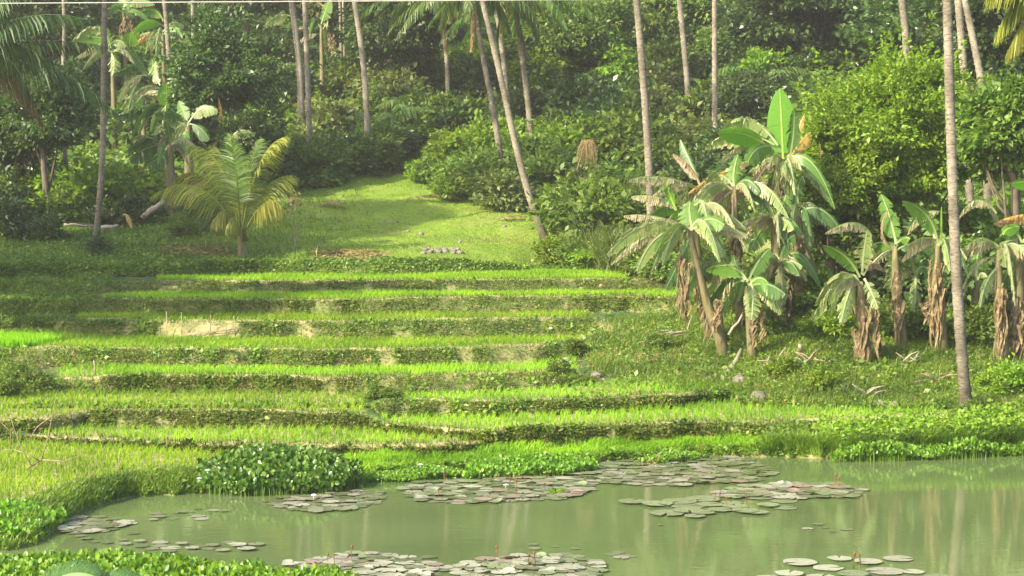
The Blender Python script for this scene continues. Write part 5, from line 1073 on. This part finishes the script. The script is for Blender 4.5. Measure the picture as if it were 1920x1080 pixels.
for k, (l, a, b, Y) in enumerate([('left stake leaning right on the low bund', (1252, 822), (1259, 790), 34.6), ('right stake leaning left on the low bund', (1278, 820), (1270, 784), 34.8), ('single thin stake on the bank near the brow', (551, 482), (556, 420), 58.5), ('thin stake in the fourth paddy at left', (178, 702), (176, 676), 40.3)]):
    log(l, a, b, Y, .018, 'stick', name='stake', cat='stake')
stk = thing('stake_fence', 'low fence of thin stakes holding the bare earth bank', 'fence', onz(380, 636, 1.12))
bs = stk.location.copy()
for (x, y0, y1) in [(312, 584, 636), (340, 586, 634), (359, 620, 637), (371, 622, 637), (393, 590, 635), (424, 600, 632), (440, 592, 626)]:
    Ys = ydepth(636, 1.12) - .12; mb = MB(); A = P(x, y1 + 2, Ys) - bs; Bq = P(x + random.uniform(-2, 2), y0, Ys + .1) - bs; mb.tube([A, A.lerp(Bq, .5) + Vector((.01, 0, 0)), Bq], [.014, .012, .009], 5); obj('stake', mb.mesh(M['stick'], 'stake'), stk)
mb = MB(); mb.tube([P(338, 630, Ys - .03) - bs, P(395, 623, Ys - .03) - bs, P(452, 615, Ys - .03) - bs], .016, 5); obj('rail', mb.mesh(M['stick'], 'rail'), stk)
mb = MB(); mb.tube([P(345, 627, Ys + .04) - bs, P(400, 620, Ys + .04) - bs, P(448, 616, Ys + .04) - bs], .012, 5); obj('rail', mb.mesh(M['stick'], 'rail'), stk)
def rock(px, py, r, label, z=None, seed=0, mat='rock', group='stones', flat=.7):
    c = gp(px, py); g = np.random.default_rng(seed); n, m_ = 10, 7; V = []
    for j in range(m_):
        th = math.pi * j / (m_ - 1)
        for i in range(n):
            ph = 2 * math.pi * i / n; k = 1 + .3 * (vn(math.cos(ph) * 2 + seed * 3.1 + 5, math.cos(th) * 2 + math.sin(ph) * 2 + 9) - .5) * 2
            V.append((r * float(k) * math.sin(th) * math.cos(ph), r * float(k) * math.sin(th) * math.sin(ph), r * flat * float(k) * math.cos(th)))
    Q = [(j * n + i, (j + 1) * n + i, (j + 1) * n + (i + 1) % n, j * n + (i + 1) % n) for j in range(m_ - 1) for i in range(n)]
    o = obj('stone', mk(V, Q, M[mat], 'stone', False), None, c + Vector((0, 0, r * .2))); tag(o, label, 'stone', group); return o
rock(1422, 752, .2, 'grey boulder at the right tip of the wedge paddy', seed=1); rock(1330, 716, .12, 'tan stone left of the leaning log foot', seed=2); rock(1342, 718, .08, 'small white stone beside the tan one', seed=22, mat='wood'); rock(1388, 718, .17, 'tan stone right of the leaning log foot', seed=3)
rock(1652, 762, .13, 'left of two tan stones at the paddy back near the foreground palm', seed=4); rock(1675, 764, .12, 'right of two tan stones at the paddy back near the foreground palm', seed=5); rock(1118, 706, .12, 'tan stone at the bank foot above the wedge paddy', seed=6); rock(1046, 684, .1, 'left pale stone at the end of the fourth paddy', seed=7, mat='wood'); rock(1058, 680, .12, 'middle pale stone at the end of the fourth paddy', seed=8, mat='wood'); rock(1072, 683, .09, 'right pale stone at the end of the fourth paddy', seed=9)
rock(1000, 491, .09, 'round white stone on the right end of the brow', seed=10, mat='wood'); rock(790, 440, .1, 'small mound-like stone on the lawn', seed=11); rock(742, 418, .08, 'flat tan stone on the upper lawn', seed=12); rock(765, 435, .07, 'small tan stone left of the mound-like one', seed=13); rock(862, 455, .07, 'small stone on the lawn right of the rubble', seed=14); rock(946, 426, .09, 'pale stone near the shrub belt', seed=15)
for k in range(16):
    x = 796 + k * 4.2 + random.uniform(-5, 5); rock(x, 475 - (k % 3) * 3 + random.uniform(-2, 2), .07 + .05 * random.random(), 'stone of the rubble heap, ' + (['left', 'middle', 'right'][k * 3 // 16]) + ' part, ' + ['bottom', 'middle', 'top'][k % 3] + ' row', seed=30 + k, group='stones of the rubble heap')
def deadfrond(px, py, L, rz, label, seed, hang=.25):
    b = gp(px, py); me = frondmesh((0, 0, .05), (L * .5, 0, .35), (L, 0, .05), .35, M['frondd'], seed, hang, 30, wd=.03); o = obj('dead_frond', me, None, b, rz); tag(o, label, 'palm frond', 'dead palm fronds on the ground')
deadfrond(762, 376, 2.0, .12, 'long dead frond lying on the lawn before the shrub belt', 1); deadfrond(862, 372, 1.4, 2.9, 'second dead frond lying against the shrub belt', 2); deadfrond(596, 388, 1.0, -.2, 'small dead frond on the shaded edge of the lawn', 3); deadfrond(930, 415, 1.3, .15, 'dead frond under the shrubs left of the leaning palm', 4)
for k, (px, py, n, lab) in enumerate([(365, 474, 420, 'brown straw pile in the shade on the brow'), (655, 480, 380, 'faded straw strip on the brow')]):
    b = gp(px, py); q = np.stack([rng.uniform(-.95, .95, n), rng.uniform(-.9, .9, n), rng.random(n) * .05], 1); q[:, 2] += T(q[:, 0] + b.x, q[:, 1] + b.y) - b.z
    ax = rng.normal(size=(n, 3)); ax[:, 2] *= .12; V_, Q_ = leafcloud(q, ax, .45, .05, None); tag(obj('straw_pile', mk(V_, Q_, M['frondd']), None, b), lab, 'straw', kind='stuff')
# straw-coloured dead fan
b = ground(1108, 60.5); fan = thing('dead_frond', 'straw-coloured dead palm fan hanging among the right shrubs', 'palm frond', b); n = 90; V = []; Q = []
o0 = P(1100, 266, 60.5) - b
for i in range(n):
    a = -1.0 + 1.35 * i / n; L_ = .65 * random.uniform(.8, 1.1); c0 = o0 + Vector((random.uniform(-.15, .2), random.uniform(-.15, .15), random.uniform(-.05, .08)))
    m = c0 + Vector((math.sin(a) * L_ * .6 * .6 + .05, -.2, -L_ * .35)); e = c0 + Vector((math.sin(a) * L_ * .55 + .05, -.25, -L_)); w = Vector((.012, .006, 0)); k = len(V); V += [tuple(c0 - w), tuple(c0 + w), tuple(m + w), tuple(m - w), tuple(e + w * .3), tuple(e - w * .3)]; Q += [(k, k + 1, k + 2, k + 3), (k + 3, k + 2, k + 4, k + 5)]
obj('leaflets', mk(V, Q, M['frondd']), fan); mb = MB(); mb.tube([o0 + Vector((-.3, .1, -.9)), o0 + Vector((-.15, .05, -.4)), o0], [.03, .025, .02], 6); obj('stalk', mb.mesh(M['stick']), fan)
# dry debris on the right bank
for k, (x, y, lab) in enumerate([(1455, 700, 'dry branch tangle on the bank, left'), (1475, 694, 'pale forked branch on the bank below the small banana'), (1530, 688, 'dry branch tangle on the bank, middle'), (1612, 748, 'dry twig pile at the paddy back edge'), (1755, 722, 'forked dry root left of the foreground palm'), (1705, 688, 'grey dry leaf heap between bank bananas'), (1240, 648, 'small pale twig on the bank slope'), (1275, 632, 'brown dead leaf trailing down the bank')]):
    c = gp(x, y); g = random.Random(k); mb = MB()
    for j in range(9):
        a = Vector((g.uniform(-.25, .25), g.uniform(-.15, .15), g.uniform(0, .12))); d = Vector((g.uniform(-1, 1), g.uniform(-.5, .5), g.uniform(-.3, .6))).normalized() * g.uniform(.2, .55)
        mb.tube([a, a + d * .5 + Vector((0, 0, .04)), a + d], [.022, .016, .008], 5)
    tag(obj('dry_branches', mb.mesh(M['wood' if k % 2 else 'stick'], 'twigs', True), None, c), lab, 'dry branches', 'dry branches on the right bank')
# dead banana leaf, yellow, by the slender palm
b = gp(243, 432); me = bananaleaf(Vector((-.2, 0, .5)), Vector((0, 0, .6)), Vector((.1, -.1, .02)), .3, M['by'], 4, .5, .6, .4); tag(obj('dead_banana_leaf', me, None, b), 'yellowed banana leaf lying in the shade right of the slender palm', 'leaf')
# sapling with brown leaves
b = ground(548, 60); sp = thing('sapling', 'thin bare sapling with a few brown leaves on the shaded lawn', 'sapling', b); mb = MB(); mb.tube([(0, 0, 0), (.05, 0, .6), (.1, 0, 1.2)], [.015, .012, .008], 5); obj('stem', mb.mesh(M['stick']), sp)
q = rng.normal(size=(60, 3)) * .16 + np.array([[.05, 0, 1.25]]); V_, Q_ = leafcloud(q, rng.normal(size=(60, 3)), .14, .06); obj('leaves', mk(V_, Q_, M['frondd']), sp)
# overhead cable
mb = MB(); pts = [P(-1500 + k * 250, 6.5 - (k * 250 - 1500) * .0065 - 3.0 * (1 - ((k - 6) / 8) ** 2) * 0, 19) for k in range(17)]
mb.tube(pts, .006, 5); o = obj('overhead_cable', mb.mesh(solid('cable_grey', [(.3, .28, .26), (.42, .4, .36)], 3), 'cable')); tag(o, 'thin pale cable strung across the top of the view', 'cable')

# ------------------------------------------------------------------ light, haze, camera
hm, N_h, L_h = newmat('haze_air'); pv = N_h.new('ShaderNodeVolumePrincipled'); pv.inputs['Color'].default_value = (.97, .95, .84, 1); pv.inputs['Density'].default_value = .0008; pv.inputs['Anisotropy'].default_value = .3
oh = N_h.new('ShaderNodeOutputMaterial'); L_h.new(pv.outputs[0], oh.inputs['Volume'])
hx, hy0, hy1, hz0, hz1 = 260, -70, 262, -2, 120
hv = [(x, y, z) for z in (hz0, hz1) for x, y in ((-hx, hy0), (hx, hy0), (hx, hy1), (-hx, hy1))]
tag(obj('haze', mk(hv, [(3, 2, 1, 0), (4, 5, 6, 7), (0, 1, 5, 4), (1, 2, 6, 5), (2, 3, 7, 6), (3, 0, 4, 7)], hm)), 'thin bright haze hanging over the whole valley', 'haze', kind='stuff')
SUN = Vector((-.72, -.58, .60)).normalized()
el = math.asin(SUN.z); azn = math.atan2(SUN.x, SUN.y)
w = bpy.data.worlds.new('World'); sc.world = w; w.use_nodes = True; nt = w.node_tree
bgn = nt.nodes['Background']; sk_ = nt.nodes.new('ShaderNodeTexSky'); sk_.sky_type = 'NISHITA'; sk_.sun_disc = False; sk_.sun_elevation = el; sk_.sun_rotation = azn; sk_.dust_density = 2.5
nt.links.new(sk_.outputs[0], bgn.inputs[0]); bgn.inputs[1].default_value = .15
l = bpy.data.lights.new('Sun', 'SUN'); l.energy = 4.7; l.angle = R(.6); l.color = (1, .88, .66)
lo = bpy.data.objects.new('Sun', l); lo.rotation_euler = (-SUN).to_track_quat('-Z', 'Y').to_euler(); lo.location = (-30, -20, 40); link(lo)
cam = bpy.data.cameras.new('Camera'); cam.sensor_width = 36; cam.lens = F / 1920 * 36; cam.clip_end = 1000; cam.clip_start = .1
co = bpy.data.objects.new('Camera', cam); co.location = (0, 0, HC); co.rotation_euler = (math.pi / 2 - PIT, 0, 0); link(co); sc.camera = co
sc.view_settings.view_transform = 'Standard'; sc.view_settings.look = 'None'; sc.view_settings.gamma = 1; sc.view_settings.exposure = 1.5
sc.cycles.use_denoising = True; sc.cycles.max_bounces = 6; sc.cycles.diffuse_bounces = 3; sc.cycles.glossy_bounces = 3; sc.cycles.transmission_bounces = 4; sc.cycles.volume_bounces = 0
sc.cycles.use_adaptive_sampling = True
